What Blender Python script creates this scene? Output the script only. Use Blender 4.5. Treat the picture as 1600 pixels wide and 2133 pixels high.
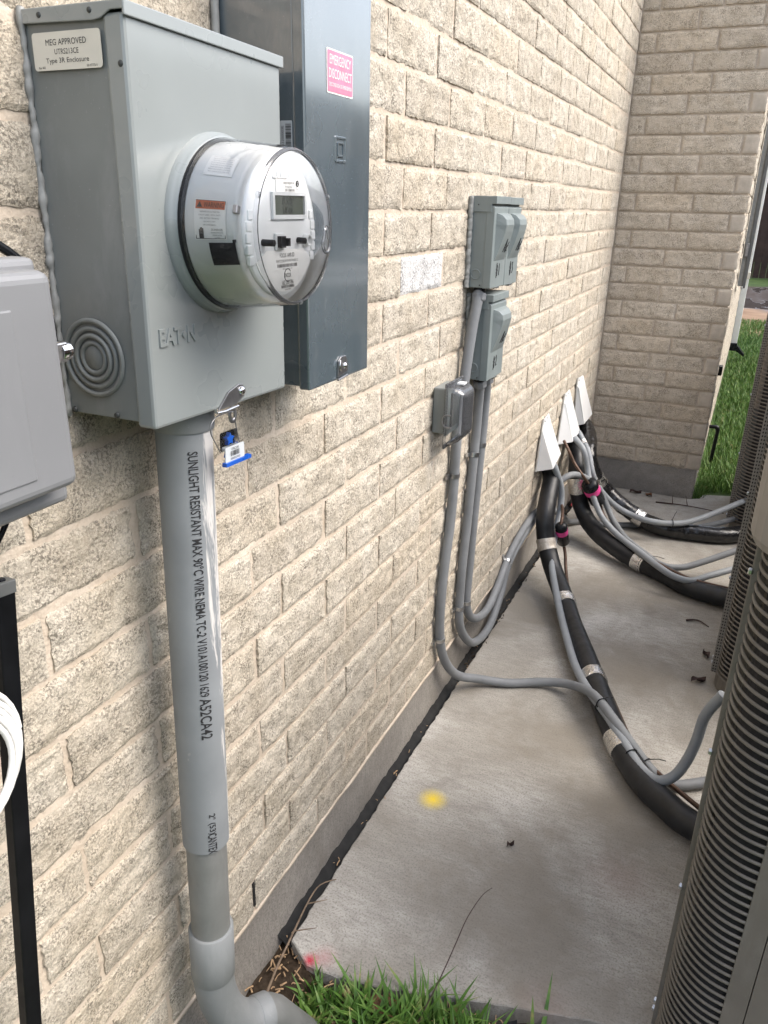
import bpy, bmesh, math, random
import numpy as np
from mathutils import Vector, Matrix
random.seed(7); np.random.seed(7)
R_ = math.radians
scene = bpy.context.scene
for o in list(bpy.data.objects): bpy.data.objects.remove(o)
C = scene.collection

# ------------------------------------------------------------------ camera
YAW, PITCH, ROLL = R_(-24.3608), R_(22.0088), R_(1.1992)
CAM = Vector((0.630, 0.0, 1.2294))
fw = Vector((math.sin(YAW)*math.cos(PITCH), math.cos(YAW)*math.cos(PITCH), -math.sin(PITCH)))
rt = fw.cross(Vector((0, 0, 1))).normalized(); up = rt.cross(fw)
r2 = rt*math.cos(ROLL) + up*math.sin(ROLL); u2 = up*math.cos(ROLL) - rt*math.sin(ROLL)
cd = bpy.data.cameras.new('camera'); cam = bpy.data.objects.new('camera', cd); C.objects.link(cam)
M = Matrix.Identity(4)
for i in range(3):
    M[i][0], M[i][1], M[i][2], M[i][3] = r2[i], u2[i], -fw[i], CAM[i]
cam.matrix_world = M
cd.sensor_fit = 'HORIZONTAL'; cd.sensor_width = 36; cd.lens = 1592.05/1600*36
cd.clip_start = 0.02; cd.clip_end = 600
scene.camera = cam
scene.render.resolution_x, scene.render.resolution_y = 768, 1024

# ------------------------------------------------------------------ world, sun, exposure
SUN = Vector((0.72, 0.16, 0.88)).normalized()
elev = math.asin(SUN.z); azim = math.atan2(SUN.x, SUN.y)
w = bpy.data.worlds.new('World'); scene.world = w; w.use_nodes = True
wn = w.node_tree.nodes; wl = w.node_tree.links
sky = wn.new('ShaderNodeTexSky'); sky.sky_type = 'NISHITA'; sky.sun_disc = False
sky.sun_elevation = elev; sky.sun_rotation = azim
sky.air_density = 1.0; sky.dust_density = 3.5; sky.ozone_density = 1.0
hs = wn.new('ShaderNodeHueSaturation'); hs.inputs['Saturation'].default_value = 0.58; wl.new(sky.outputs[0], hs.inputs['Color']); wl.new(hs.outputs[0], wn['Background'].inputs[0]); wn['Background'].inputs[1].default_value = 0.15
sd = bpy.data.lights.new('sun', 'SUN'); so = bpy.data.objects.new('sun', sd); C.objects.link(so)
sd.energy = 0.6; sd.angle = R_(42); sd.color = (1.0, 0.90, 0.76)
so.rotation_euler = (-SUN).to_track_quat('-Z', 'Y').to_euler(); so.location = (4, 4, 6)
vs = scene.view_settings
vs.view_transform = 'Standard'; vs.look = 'None'; vs.gamma = 1.0; vs.exposure = 1.66
try: vs.use_curve_mapping = False
except Exception: pass

# ------------------------------------------------------------------ materials
MATS = {}
def new_mat(name):
    m = bpy.data.materials.new(name); m.use_nodes = True; MATS[name] = m
    nt = m.node_tree; b = nt.nodes['Principled BSDF']
    return m, nt.nodes, nt.links, b
def nz(n, l, vec, scale, detail=3, rough=.55, dist=0, dim='3D'):
    t = n.new('ShaderNodeTexNoise'); t.inputs['Scale'].default_value = scale; t.inputs['Detail'].default_value = detail
    t.inputs['Roughness'].default_value = rough; t.inputs['Distortion'].default_value = dist
    if vec is not None: l.new(vec, t.inputs['Vector'])
    return t.outputs['Fac']
def ramp(n, l, fac, stops):
    r = n.new('ShaderNodeValToRGB'); e = r.color_ramp.elements
    while len(e) < len(stops): e.new(.5)
    for i, (p, c) in enumerate(stops):
        e[i].position = p; e[i].color = (*c, 1) if isinstance(c, tuple) else (c, c, c, 1)
    l.new(fac, r.inputs[0]); return r.outputs[0]
def mix(n, l, fac, a, b, mode='MIX'):
    x = n.new('ShaderNodeMix'); x.data_type = 'RGBA'; x.blend_type = mode
    for s, v in ((0, fac), (6, a), (7, b)):
        if hasattr(v, 'links'): l.new(v, x.inputs[s])
        elif isinstance(v, tuple): x.inputs[s].default_value = (*v, 1)
        else: x.inputs[s].default_value = v
    return x.outputs[2]
def bump(n, l, h, strength, dist, prev=None):
    b = n.new('ShaderNodeBump'); b.inputs['Strength'].default_value = strength; b.inputs['Distance'].default_value = dist
    l.new(h, b.inputs['Height'])
    if prev is not None: l.new(prev, b.inputs['Normal'])
    return b.outputs[0]
def pos(n): return n.new('ShaderNodeNewGeometry').outputs['Position']
def mp(n, l, v, scale=(1, 1, 1), rot=(0, 0, 0), loc=(0, 0, 0)):
    m = n.new('ShaderNodeMapping'); l.new(v, m.inputs[0]); m.inputs['Scale'].default_value = scale
    m.inputs['Rotation'].default_value = rot; m.inputs['Location'].default_value = loc; return m.outputs[0]
def plain(name, col, rough=.5, metal=0, var=.12, vs_=25, bmp=0, bscale=120, spec=.5, coat=0, dust=0, coat_ior=1.5):
    m, n, l, b = new_mat(name)
    p = pos(n)
    f = nz(n, l, p, vs_, 4)
    lo = tuple(c*(1-var) for c in col); hi = tuple(min(1, c*(1+var)) for c in col)
    cc = ramp(n, l, f, [(.3, lo), (.7, hi)])
    if dust:
        dc = tuple(c_*.5+.22 for c_ in col)
        cc = mix(n, l, ramp(n, l, nz(n, l, mp(n, l, p, (30, 30, 9)), 1, 6, .7, .4), [(.50, 0.), (.85, dust)]), cc, dc)
        cc = mix(n, l, ramp(n, l, nz(n, l, p, 380, 2, .5), [(.70, 0.), (.76, dust)]), cc, dc)
        cc = mix(n, l, ramp(n, l, nz(n, l, mp(n, l, p, loc=(3, 3, 3)), 170, 3, .6, 2.5), [(.735, 0.), (.75, dust)]), cc, tuple(c_*.35 for c_ in col))
    l.new(cc, b.inputs['Base Color'])
    b.inputs['Roughness'].default_value = rough; b.inputs['Metallic'].default_value = metal
    b.inputs['Specular IOR Level'].default_value = spec; b.inputs['Coat Weight'].default_value = coat; b.inputs['Coat Roughness'].default_value = .10; b.inputs['Coat IOR'].default_value = coat_ior
    rr = ramp(n, l, nz(n, l, p, vs_*2.3, 3), [(.3, max(0, rough-.07)), (.7, min(1, rough+.07))]); l.new(rr, b.inputs['Roughness'])
    if bmp: l.new(bump(n, l, nz(n, l, p, bscale, 3), bmp, .002), b.inputs['Normal'])
    return m

def brick_material(name, c_lo, c_hi, fleck, flat=0.0):
    m, n, l, b = new_mat(name)
    p = pos(n); oi = n.new('ShaderNodeObjectInfo')
    base = mix(n, l, ramp(n, l, nz(n, l, p, 11, 3), [(.35, 0.), (.65, 1.)]), c_lo, c_hi)
    tint = ramp(n, l, oi.outputs['Random'], [(0, (.90, .885, .87)), (.5, (1, 1, 1)), (1, (1.0, .97, .93))])
    base = mix(n, l, 1.0, base, tint, 'MULTIPLY')
    f1 = ramp(n, l, nz(n, l, p, 270, 4, .65, .3), [(.43, 1.), (.52, 0.)])
    f2 = ramp(n, l, nz(n, l, p, 480, 2, .6), [(.34, 1.), (.44, 0.)])
    dens = ramp(n, l, nz(n, l, p, 34, 3), [(.34, .18), (.63, .85)])
    mm = n.new('ShaderNodeMath'); mm.operation = 'MAXIMUM'; l.new(f1, mm.inputs[0]); l.new(f2, mm.inputs[1])
    m2 = n.new('ShaderNodeMath'); m2.operation = 'MULTIPLY'; l.new(mm.outputs[0], m2.inputs[0]); l.new(dens, m2.inputs[1])
    col = mix(n, l, m2.outputs[0], base, fleck)
    hl = ramp(n, l, nz(n, l, mp(n, l, p, loc=(3, 1, 2)), 300, 2), [(.60, 0.), (.72, .55)])
    col = mix(n, l, hl, col, tuple(min(1, c*1.25) for c in c_hi))
    l.new(col, b.inputs['Base Color']); b.inputs['Roughness'].default_value = .93; b.inputs['Specular IOR Level'].default_value = .2
    h = nz(n, l, p, 250, 5, .7, .3)
    nb = bump(n, l, h, 1.0, .0036)
    nb = bump(n, l, nz(n, l, p, 95, 3, .6), .55, .005, nb)
    l.new(nb, b.inputs['Normal'])
    return m
brick_material('brick', (.545, .487, .395), (.66, .605, .515), (.165, .148, .122))
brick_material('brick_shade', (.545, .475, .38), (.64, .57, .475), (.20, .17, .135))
brick_material('brick_white', (.70, .70, .695), (.78, .78, .775), (.10, .10, .10))
plain('brick_header', (.47, .415, .345), .9, var=.12, vs_=30, bmp=.4, bscale=160)

m, n, l, b = new_mat('mortar'); p = pos(n)
c = ramp(n, l, nz(n, l, p, 14, 5), [(.3, (.47, .397, .315)), (.55, (.545, .472, .388)), (.8, (.62, .548, .465))])
c = mix(n, l, ramp(n, l, nz(n, l, p, 260, 3), [(.3, .4), (.5, 0.)]), c, (.40, .32, .25))
l.new(c, b.inputs['Base Color']); b.inputs['Roughness'].default_value = .95; b.inputs['Specular IOR Level'].default_value = .15
l.new(bump(n, l, nz(n, l, p, 180, 4), .6, .002, bump(n, l, nz(n, l, p, 45, 3), .6, .004)), b.inputs['Normal'])

def concrete(name, c1, c2, c3, marks=False):
    m, n, l, b = new_mat(name); p = pos(n)
    c = ramp(n, l, nz(n, l, p, 2.2, 6, .62, .5), [(.34, c1), (.5, c2), (.66, c3)])
    st = nz(n, l, mp(n, l, p, (14, 70, 20), (0, 0, R_(-14))), 1.6, 5, .7, .5)
    c = mix(n, l, ramp(n, l, st, [(.36, .45), (.58, 0.)]), c, tuple(x*.62 for x in c2))
    c = mix(n, l, ramp(n, l, nz(n, l, p, 240, 3), [(.34, .6), (.50, 0.)]), c, tuple(x*.42 for x in c2))
    c = mix(n, l, ramp(n, l, nz(n, l, mp(n, l, p, loc=(5, 2, 0)), 6.5, 5, .65, .8), [(.55, 0.), (.70, .5)]), c, (.225, .205, .175))
    c = mix(n, l, ramp(n, l, nz(n, l, mp(n, l, p, loc=(9, 4, 0)), 18, 4, .7), [(.66, 0.), (.78, .5)]), c, (.13, .12, .105))
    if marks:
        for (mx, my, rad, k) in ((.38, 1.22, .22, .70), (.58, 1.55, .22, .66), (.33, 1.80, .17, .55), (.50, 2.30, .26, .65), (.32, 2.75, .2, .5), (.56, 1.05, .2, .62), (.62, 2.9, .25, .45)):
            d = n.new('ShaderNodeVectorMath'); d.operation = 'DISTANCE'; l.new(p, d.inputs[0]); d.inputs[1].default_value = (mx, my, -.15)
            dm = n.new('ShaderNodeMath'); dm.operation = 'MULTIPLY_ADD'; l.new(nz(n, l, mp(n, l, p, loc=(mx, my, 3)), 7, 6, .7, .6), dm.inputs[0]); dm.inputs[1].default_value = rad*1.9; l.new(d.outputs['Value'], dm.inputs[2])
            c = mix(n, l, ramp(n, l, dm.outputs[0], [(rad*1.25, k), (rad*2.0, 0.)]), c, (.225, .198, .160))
        for (mx, my, rad, colr, k) in ((.135, 1.426, .033, (.85, .62, .02), .95), (.078, .912, .017, (.52, .015, .05), 1.0), (.10, .93, .026, (.60, .16, .19), .30),
                                    (.60, 1.38, .08, (.36, .18, .15), .16), (.52, 1.02, .06, (.44, .24, .21), .14)):
            d = n.new('ShaderNodeVectorMath'); d.operation = 'DISTANCE'; l.new(p, d.inputs[0]); d.inputs[1].default_value = (mx, my, -.15)
            dm = n.new('ShaderNodeMath'); dm.operation = 'MULTIPLY_ADD'; l.new(nz(n, l, p, 420, 4, .9), dm.inputs[0]); dm.inputs[1].default_value = rad*2.6; l.new(d.outputs['Value'], dm.inputs[2])
            c = mix(n, l, ramp(n, l, dm.outputs[0], [(rad*1.3, k), (rad*2.5, 0.)]), c, colr)
    l.new(c, b.inputs['Base Color']); b.inputs['Roughness'].default_value = .82; b.inputs['Specular IOR Level'].default_value = .3
    nb = bump(n, l, st, .25, .004); nb = bump(n, l, nz(n, l, p, 260, 4), .35, .0018, nb)
    l.new(nb, b.inputs['Normal'])
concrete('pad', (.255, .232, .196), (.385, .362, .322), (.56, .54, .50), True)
concrete('foundation', (.21, .195, .175), (.31, .29, .265), (.40, .375, .34))

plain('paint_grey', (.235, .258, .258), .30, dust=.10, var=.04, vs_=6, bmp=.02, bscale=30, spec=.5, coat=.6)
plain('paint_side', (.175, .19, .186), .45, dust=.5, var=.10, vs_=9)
plain('paint_dark', (.072, .096, .112), .24, var=.05, vs_=5, spec=.8, coat=1, dust=.3, coat_ior=1.85)
plain('paint_disc', (.185, .215, .215), .42, dust=.3, var=.08, vs_=12)
plain('zinc', (.55, .56, .57), .32, 1.0, var=.15, vs_=80)
plain('zinc_dark', (.30, .30, .31), .38, .9, var=.2, vs_=60)
plain('chrome', (.75, .75, .76), .14, 1.0, var=.1, vs_=50)
plain('screw_dark', (.035, .04, .04), .5)
plain('plastic_grey', (.195, .201, .210), .42, dust=.15, var=.05, vs_=5)
plain('pvc', (.215, .228, .234), .55, dust=.5, var=.08, vs_=10, bmp=.03, bscale=50)
plain('pvc_old', (.175, .18, .175), .5, dust=.3, var=.12, vs_=14)
plain('flex', (.185, .195, .205), .62, var=.1, vs_=20, bmp=.15, bscale=200)
plain('flex_light', (.25, .268, .285), .55, var=.08, vs_=20)
plain('rubber', (.013, .014, .016), .42, var=.35, vs_=30, bmp=.35, bscale=45, spec=.45)
plain('rubber_tape', (.012, .012, .013), .22, var=.4, vs_=60, bmp=.9, bscale=70, spec=.6)
plain('black_plastic', (.008, .009, .011), .3, var=.3, spec=.25)
plain('post_black', (.006, .0065, .0075), .4, var=.3, spec=.12)
plain('black_matte', (.012, .012, .012), .85, var=.3)
plain('white_sheet', (.72, .73, .73), .38, var=.05, vs_=12)
plain('white_cable', (.72, .72, .70), .4, var=.06)
plain('white_plastic', (.66, .68, .69), .35, var=.03)
plain('meter_drum', (.66, .675, .67), .3, var=.04, vs_=8, spec=.5)
plain('meter_face', (.70, .72, .73), .4, var=.02)
plain('label_white', (.80, .80, .78), .5, var=.03)
plain('label_cream', (.62, .60, .53), .5, var=.04)
plain('label_silver', (.52, .55, .57), .4, var=.05)
plain('ink', (.02, .02, .022), .6, var=.1)
plain('ink_soft', (.16, .16, .17), .6, var=.1)
plain('orange', (.52, .13, .055), .5, var=.08)
plain('pink', (.72, .06, .28), .45, var=.12, vs_=90)
plain('pink_faded', (.70, .19, .29), .5, var=.16, vs_=60)
plain('red_paint', (.55, .05, .07), .4, var=.1)
plain('blue_plastic', (.012, .085, .42), .3, var=.15)
plain('lcd', (.075, .088, .07), .18, var=.05, spec=.6)
plain('lcd_ink', (.035, .042, .035), .3)
plain('copper', (.10, .06, .042), .5, .4, var=.35, vs_=90)
plain('ac_paint', (.135, .120, .100), .5, var=.10, vs_=14, dust=.3)
plain('ac_band', (.215, .195, .172), .45, var=.06, vs_=10)
plain('ac_core', (.012, .012, .016), .7, var=.4, vs_=200)
plain('caulk', (.27, .275, .265), .5, var=.15, vs_=60, bmp=.4)
plain('caulk_pale', (.42, .41, .385), .45, var=.18, vs_=70, bmp=.4)
plain('soil', (.055, .040, .028), .95, var=.5, vs_=70, bmp=1.0, bscale=140, spec=.1)
plain('dirt_tan', (.26, .16, .095), .95, var=.25, vs_=3, spec=.1)
plain('twig', (.20, .145, .10), .85, var=.3, vs_=60)
plain('twig_dark', (.055, .03, .025), .8, var=.3, vs_=60)
plain('leaf_dry', (.16, .075, .035), .8, var=.35, vs_=60)
plain('straw', (.42, .28, .16), .8, var=.3, vs_=90)
plain('fence_wood', (.048, .026, .02), .8, var=.35, vs_=5)
plain('white_metal', (.74, .76, .75), .35, var=.04)
plain('panel_far', (.10, .105, .105), .4)
plain('eave_paint', (.55, .51, .45), .6)
# foil tape
m, n, l, b = new_mat('foil'); p = pos(n)
b.inputs['Base Color'].default_value = (.78, .77, .75, 1); b.inputs['Metallic'].default_value = 1; b.inputs['Roughness'].default_value = .22
l.new(bump(n, l, nz(n, l, p, 85, 3, .6, 1.2), 1.0, .004), b.inputs['Normal'])
m, n, l, b = new_mat('foil_dusty'); p = pos(n)
l.new(ramp(n, l, nz(n, l, p, 60, 4), [(.4, (.50, .45, .38)), (.6, (.62, .58, .52))]), b.inputs['Base Color']); b.inputs['Metallic'].default_value = .45; b.inputs['Roughness'].default_value = .45
l.new(bump(n, l, nz(n, l, p, 70, 3, .6, 1.2), .8, .003), b.inputs['Normal'])
# pvc sleeve with grout smears
m, n, l, b = new_mat('pvc_smeared'); p = pos(n)
c = ramp(n, l, nz(n, l, p, 9, 4), [(.3, (.195, .21, .222)), (.7, (.25, .268, .282))])
s1 = nz(n, l, mp(n, l, p, (60, 60, 7)), 1.0, 5, .7, .6)
xyz = n.new('ShaderNodeSeparateXYZ'); l.new(p, xyz.inputs[0])
side = n.new('ShaderNodeMath'); side.operation = 'MULTIPLY_ADD'; l.new(xyz.outputs['Y'], side.inputs[0]); side.inputs[1].default_value = 9; side.inputs[2].default_value = -5.99
ad = n.new('ShaderNodeMath'); ad.operation = 'ADD'; l.new(s1, ad.inputs[0]); l.new(side.outputs[0], ad.inputs[1])
c = mix(n, l, ramp(n, l, ad.outputs[0], [(.58, 0.), (.66, .9)]), c, (.60, .58, .56))
s2 = nz(n, l, mp(n, l, p, (40, 40, 22), loc=(4, 4, 4)), 1.0, 4, .6)
c = mix(n, l, ramp(n, l, s2, [(.66, 0.), (.73, .5)]), c, (.46, .45, .41))
l.new(c, b.inputs['Base Color']); b.inputs['Roughness'].default_value = .58
# thin clear plastics (fresnel mix of transparent and glossy)
def clear(name, tint, dens, rough=.03, gl=1.0):
    m, n, l, b = new_mat(name); n.remove(b)
    t = n.new('ShaderNodeBsdfTransparent'); t.inputs[0].default_value = (*tint, 1)
    g = n.new('ShaderNodeBsdfGlossy'); g.inputs['Roughness'].default_value = rough; g.inputs[0].default_value = (gl, gl, gl, 1)
    d = n.new('ShaderNodeBsdfDiffuse'); d.inputs[0].default_value = (.6, .62, .66, 1)
    fr = n.new('ShaderNodeFresnel'); fr.inputs[0].default_value = 1.49
    a = n.new('ShaderNodeMixShader'); l.new(fr.outputs[0], a.inputs[0]); l.new(t.outputs[0], a.inputs[1]); l.new(g.outputs[0], a.inputs[2])
    a2 = n.new('ShaderNodeMixShader'); a2.inputs[0].default_value = dens; l.new(a.outputs[0], a2.inputs[1]); l.new(d.outputs[0], a2.inputs[2])
    l.new(a2.outputs[0], n['Material Output'].inputs[0])
clear('clear_cover', (.985, .988, .99), .008)
clear('clear_smoky', (.955, .958, .965), .05, .12, .7)
# perforated ac post
m, n, l, b = new_mat('ac_perforated'); tc = n.new('ShaderNodeTexCoord').outputs['Object']
v = n.new('ShaderNodeTexVoronoi'); v.feature = 'F1'; v.inputs['Randomness'].default_value = 0.0; v.inputs['Scale'].default_value = 1
l.new(mp(n, l, tc, (1, 105, 62)), v.inputs[0])
sx = n.new('ShaderNodeSeparateXYZ'); l.new(tc, sx.inputs[0])
vm = n.new('ShaderNodeTexVoronoi'); vm.voronoi_dimensions = '2D'; vm.feature = 'F1'; vm.inputs['Randomness'].default_value = 0.0; vm.inputs['Scale'].default_value = 1
cx = n.new('ShaderNodeCombineXYZ'); l.new(sx.outputs['X'], cx.inputs[0]); l.new(sx.outputs['Z'], cx.inputs[1])
l.new(mp(n, l, cx.outputs[0], (150, 95, 1)), vm.inputs[0])
hole = ramp(n, l, vm.outputs['Distance'], [(.26, 1.), (.32, 0.)])
l.new(mix(n, l, hole, (.20, .187, .168), (.01, .01, .01)), b.inputs['Base Color']); b.inputs['Roughness'].default_value = .5
# grass and ground
m, n, l, b = new_mat('grass'); p = pos(n); oi = n.new('ShaderNodeObjectInfo')
c = ramp(n, l, nz(n, l, p, 30, 3), [(.3, (.042, .10, .016)), (.48, (.08, .175, .028)), (.61, (.14, .23, .05)), (.70, (.30, .25, .11))])
l.new(c, b.inputs['Base Color']); b.inputs['Roughness'].default_value = .5; b.inputs['Specular IOR Level'].default_value = .35
m, n, l, b = new_mat('ground'); p = pos(n)
xyz = n.new('ShaderNodeSeparateXYZ'); l.new(p, xyz.inputs[0])
gcol = ramp(n, l, nz(n, l, p, 4, 4), [(.35, (.03, .06, .012)), (.65, (.055, .10, .02))])
yy = n.new('ShaderNodeMath'); yy.operation = 'MULTIPLY_ADD'; l.new(nz(n, l, p, .9, 3), yy.inputs[0]); yy.inputs[1].default_value = 1.6; l.new(xyz.outputs['Y'], yy.inputs[2])
dv = n.new('ShaderNodeMath'); dv.operation = 'DIVIDE'; l.new(yy.outputs[0], dv.inputs[0]); dv.inputs[1].default_value = 25
tan_ = ramp(n, l, nz(n, l, p, 2.0, 5), [(.35, (.20, .12, .07)), (.65, (.36, .24, .155))])
mud = ramp(n, l, nz(n, l, mp(n, l, p, (1, .35, 1)), 2.2, 5, .6), [(.4, (.05, .035, .028)), (.6, (.10, .09, .085))])
c = mix(n, l, ramp(n, l, dv.outputs[0], [(.455, 0.), (.462, 1.)]), gcol, tan_)
c = mix(n, l, ramp(n, l, dv.outputs[0], [(.565, 0.), (.58, 1.)]), c, mud)
c = mix(n, l, ramp(n, l, dv.outputs[0], [(.745, 0.), (.755, 1.)]), c, gcol)
l.new(c, b.inputs['Base Color'])
ism = ramp(n, l, dv.outputs[0], [(.57, 0.), (.58, 1.), (.74, 1.), (.75, 0.)])
wet = n.new('ShaderNodeMath'); wet.operation = 'MULTIPLY'; l.new(ism, wet.inputs[0]); l.new(ramp(n, l, nz(n, l, mp(n, l, p, (1, .35, 1)), 2.2, 4), [(.47, 0.), (.53, 1.)]), wet.inputs[1])
l.new(mix(n, l, wet.outputs[0], (.9, .9, .9), (.06, .06, .06)), b.inputs['Roughness'])
b.inputs['Specular IOR Level'].default_value = .4

# ------------------------------------------------------------------ mesh helpers
class MB:
    def __init__(s): s.v = []; s.f = []; s.sm = []
    def add(s, vs, fs, smooth=False):
        o = len(s.v); s.v += [tuple(v) for v in vs]; s.f += [tuple(i+o for i in f) for f in fs]; s.sm += [smooth]*len(fs); return s
    def box(s, x0, x1, y0, y1, z0, z1):
        return s.add([(x0,y0,z0),(x1,y0,z0),(x1,y1,z0),(x0,y1,z0),(x0,y0,z1),(x1,y0,z1),(x1,y1,z1),(x0,y1,z1)],
                     [(0,3,2,1),(4,5,6,7),(0,1,5,4),(1,2,6,5),(2,3,7,6),(3,0,4,7)])
    def bbox(s, x0, x1, y0, y1, z0, z1, bev=.004, seg=2):
        bm = bmesh.new(); mm = MB().box(x0,x1,y0,y1,z0,z1); vv = [bm.verts.new(v) for v in mm.v]
        for f in mm.f: bm.faces.new([vv[i] for i in f])
        bmesh.ops.bevel(bm, geom=list(bm.edges), offset=bev, segments=seg, affect='EDGES', profile=.5)
        bm.verts.index_update(); s.add([tuple(v.co) for v in bm.verts], [tuple(v.index for v in f.verts) for f in bm.faces]); bm.free(); return s
    def prism(s, pts, axis, a, b, smooth=False):
        # pts 2D polygon (ccw) extruded along axis from a to b; 2D coords fill the other two axes in order
        def P(p, t):
            if axis == 'x': return (t, p[0], p[1])
            if axis == 'y': return (p[0], t, p[1])
            return (p[0], p[1], t)
        n = len(pts); vs = [P(p, a) for p in pts] + [P(p, b) for p in pts]
        fs = [tuple(range(n-1, -1, -1)), tuple(range(n, 2*n))] + [(i, (i+1) % n, n+(i+1) % n, n+i) for i in range(n)]
        return s.add(vs, fs, smooth)
    def lathe(s, prof, center, axis='x', seg=48, a0=0, a1=2*math.pi, smooth=True):
        # prof: list of (t along axis, radius)
        closed = abs(a1-a0-2*math.pi) < 1e-6; k = seg if closed else seg+1
        vs = []; cx, cy, cz = center
        for t, r in prof:
            for i in range(k):
                a = a0+(a1-a0)*i/seg; u, v = r*math.cos(a), r*math.sin(a)
                vs.append((cx+t, cy+u, cz+v) if axis == 'x' else (cx+u, cy+t, cz+v) if axis == 'y' else (cx+u, cy+v, cz+t))
        fs = []
        for j in range(len(prof)-1):
            for i in range(seg):
                i2 = (i+1) % k
                fs.append((j*k+i, j*k+i2, (j+1)*k+i2, (j+1)*k+i))
        return s.add(vs, fs, smooth)
    def tube(s, pts, r, seg=12, smooth=True, caps=True, rf=None):
        pts = [Vector(p) for p in pts]; n = len(pts); t0 = (pts[1]-pts[0]).normalized()
        nrm = t0.orthogonal().normalized(); vs = []
        for i, p in enumerate(pts):
            t = (pts[min(i+1, n-1)]-pts[max(i-1, 0)]).normalized()
            nrm = (nrm - t*nrm.dot(t)).normalized(); bn = t.cross(nrm)
            rr = r if rf is None else rf(i/(n-1), i)
            for k in range(seg):
                a = 2*math.pi*k/seg; q = rr(a) if callable(rr) else rr
                vs.append(p + (nrm*math.cos(a)+bn*math.sin(a))*q)
        fs = [(i*seg+k, i*seg+(k+1) % seg, (i+1)*seg+(k+1) % seg, (i+1)*seg+k) for i in range(n-1) for k in range(seg)]
        s.add(vs, fs, smooth)
        if caps: s.add(vs[:seg], [tuple(range(seg-1, -1, -1))]); s.add(vs[-seg:], [tuple(range(seg))])
        return s
    def xf(s, fn): s.v = [tuple(fn(Vector(v))) for v in s.v]; return s
    def mesh(s, name):
        me = bpy.data.meshes.new(name); me.from_pydata([tuple(v) for v in s.v], [], s.f); me.update()
        for p, sm in zip(me.polygons, s.sm): p.use_smooth = sm
        return me
def spline(pts, step=.012):
    pts = [Vector(p) for p in pts]; P = [pts[0]*2-pts[1]] + pts + [pts[-1]*2-pts[-2]]; out = []
    for i in range(1, len(P)-2):
        p0, p1, p2, p3 = P[i-1:i+3]; k = max(2, int((p2-p1).length/step))
        for j in range(k):
            t = j/k; out.append(.5*((2*p1)+(p2-p0)*t+(2*p0-5*p1+4*p2-p3)*t*t+(3*p1-p0-3*p2+p3)*t**3))
    out.append(pts[-1]); return out
def relax(pts, it=3):
    for _ in range(it):
        pts = [pts[0]]+[(pts[i-1]+pts[i]*2+pts[i+1])/4 for i in range(1, len(pts)-1)]+[pts[-1]]
    return pts
LOC = {}
def empty(name, loc, label, cat, group=None):
    o = bpy.data.objects.new(name, None); C.objects.link(o); o.location = loc; o.empty_display_size = .05
    o['label'] = label; o['category'] = cat
    if group: o['group'] = group
    LOC[o.name] = Vector(loc); return o
def obj(name, mb, mat, parent=None, local=False, label=None, bevel=0):
    me = mb if isinstance(mb, bpy.types.Mesh) else mb.mesh(name)
    o = bpy.data.objects.new(name, me); C.objects.link(o)
    if mat and not me.materials: me.materials.append(MATS[mat])
    if parent is not None:
        o.parent = parent
        if not local:
            off = Vector((0, 0, 0)); q = parent
            while q is not None: off += Vector(q.location); q = q.parent
            o.location = -off
    if label: o['label'] = label
    if bevel:
        bv = o.modifiers.new('bevel', 'BEVEL'); bv.width = bevel; bv.segments = 2; bv.limit_method = 'ANGLE'; bv.angle_limit = R_(40)
    return o
def tag(o, label, cat, group=None, kind=None):
    if label: o['label'] = label
    if cat: o['category'] = cat
    if group: o['group'] = group
    if kind: o['kind'] = kind
    return o
def struct(name, mb, mat): return tag(obj(name, mb, mat), None, None, None, 'structure')
FONT = bpy.data.fonts.load('<builtin>')
def text_mb(body, height, width=None, align='CENTER', extrude=0, bold=0):
    cu = bpy.data.curves.new('txt', 'FONT'); cu.body = body; cu.font = FONT; cu.size = 1; cu.align_x = align; cu.align_y = 'CENTER'; cu.resolution_u = 3
    cu.extrude = extrude; cu.offset = bold
    to = bpy.data.objects.new('txt', cu); C.objects.link(to); me = bpy.data.meshes.new_from_object(to)
    vs = [Vector(v.co) for v in me.vertices]; fs = [tuple(p.vertices) for p in me.polygons]
    bpy.data.objects.remove(to); bpy.data.meshes.remove(me); bpy.data.curves.remove(cu)
    if not vs: return MB()
    y0 = min(v.y for v in vs); y1 = max(v.y for v in vs); x0 = min(v.x for v in vs); x1 = max(v.x for v in vs)
    sy = height/(y1-y0); sx = (width/(x1-x0)) if width else sy
    ox = (x0+x1)/2 if align == 'CENTER' else x0
    mb = MB(); mb.add([((v.x-ox)*sx, (v.y-(y0+y1)/2)*sy, v.z) for v in vs], fs); return mb
def place(mb, o, xd, yd):
    o, xd, yd = Vector(o), Vector(xd).normalized(), Vector(yd).normalized(); zd = xd.cross(yd)
    return mb.xf(lambda v: o+xd*v.x+yd*v.y+zd*v.z)
def text(body, h, wdt, o, xd, yd, mat, parent, name='lettering', extrude=0, align='CENTER'):
    return obj(name, place(text_mb(body, h, wdt, align, extrude), o, xd, yd), mat, parent)
def barcode_mb(wd, ht, n=26, vertical=False, seed=1):
    rnd = random.Random(seed); mb = MB(); x = -wd/2; k = 0
    while x < wd/2:
        bw = rnd.choice((.6, 1, 1, 1.6, 2.2))*wd/n/2
        if k % 2 == 0: mb.add([(x, -ht/2, 0), (min(x+bw, wd/2), -ht/2, 0), (min(x+bw, wd/2), ht/2, 0), (x, ht/2, 0)], [(0, 1, 2, 3)])
        x += bw; k += 1
    return mb
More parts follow.
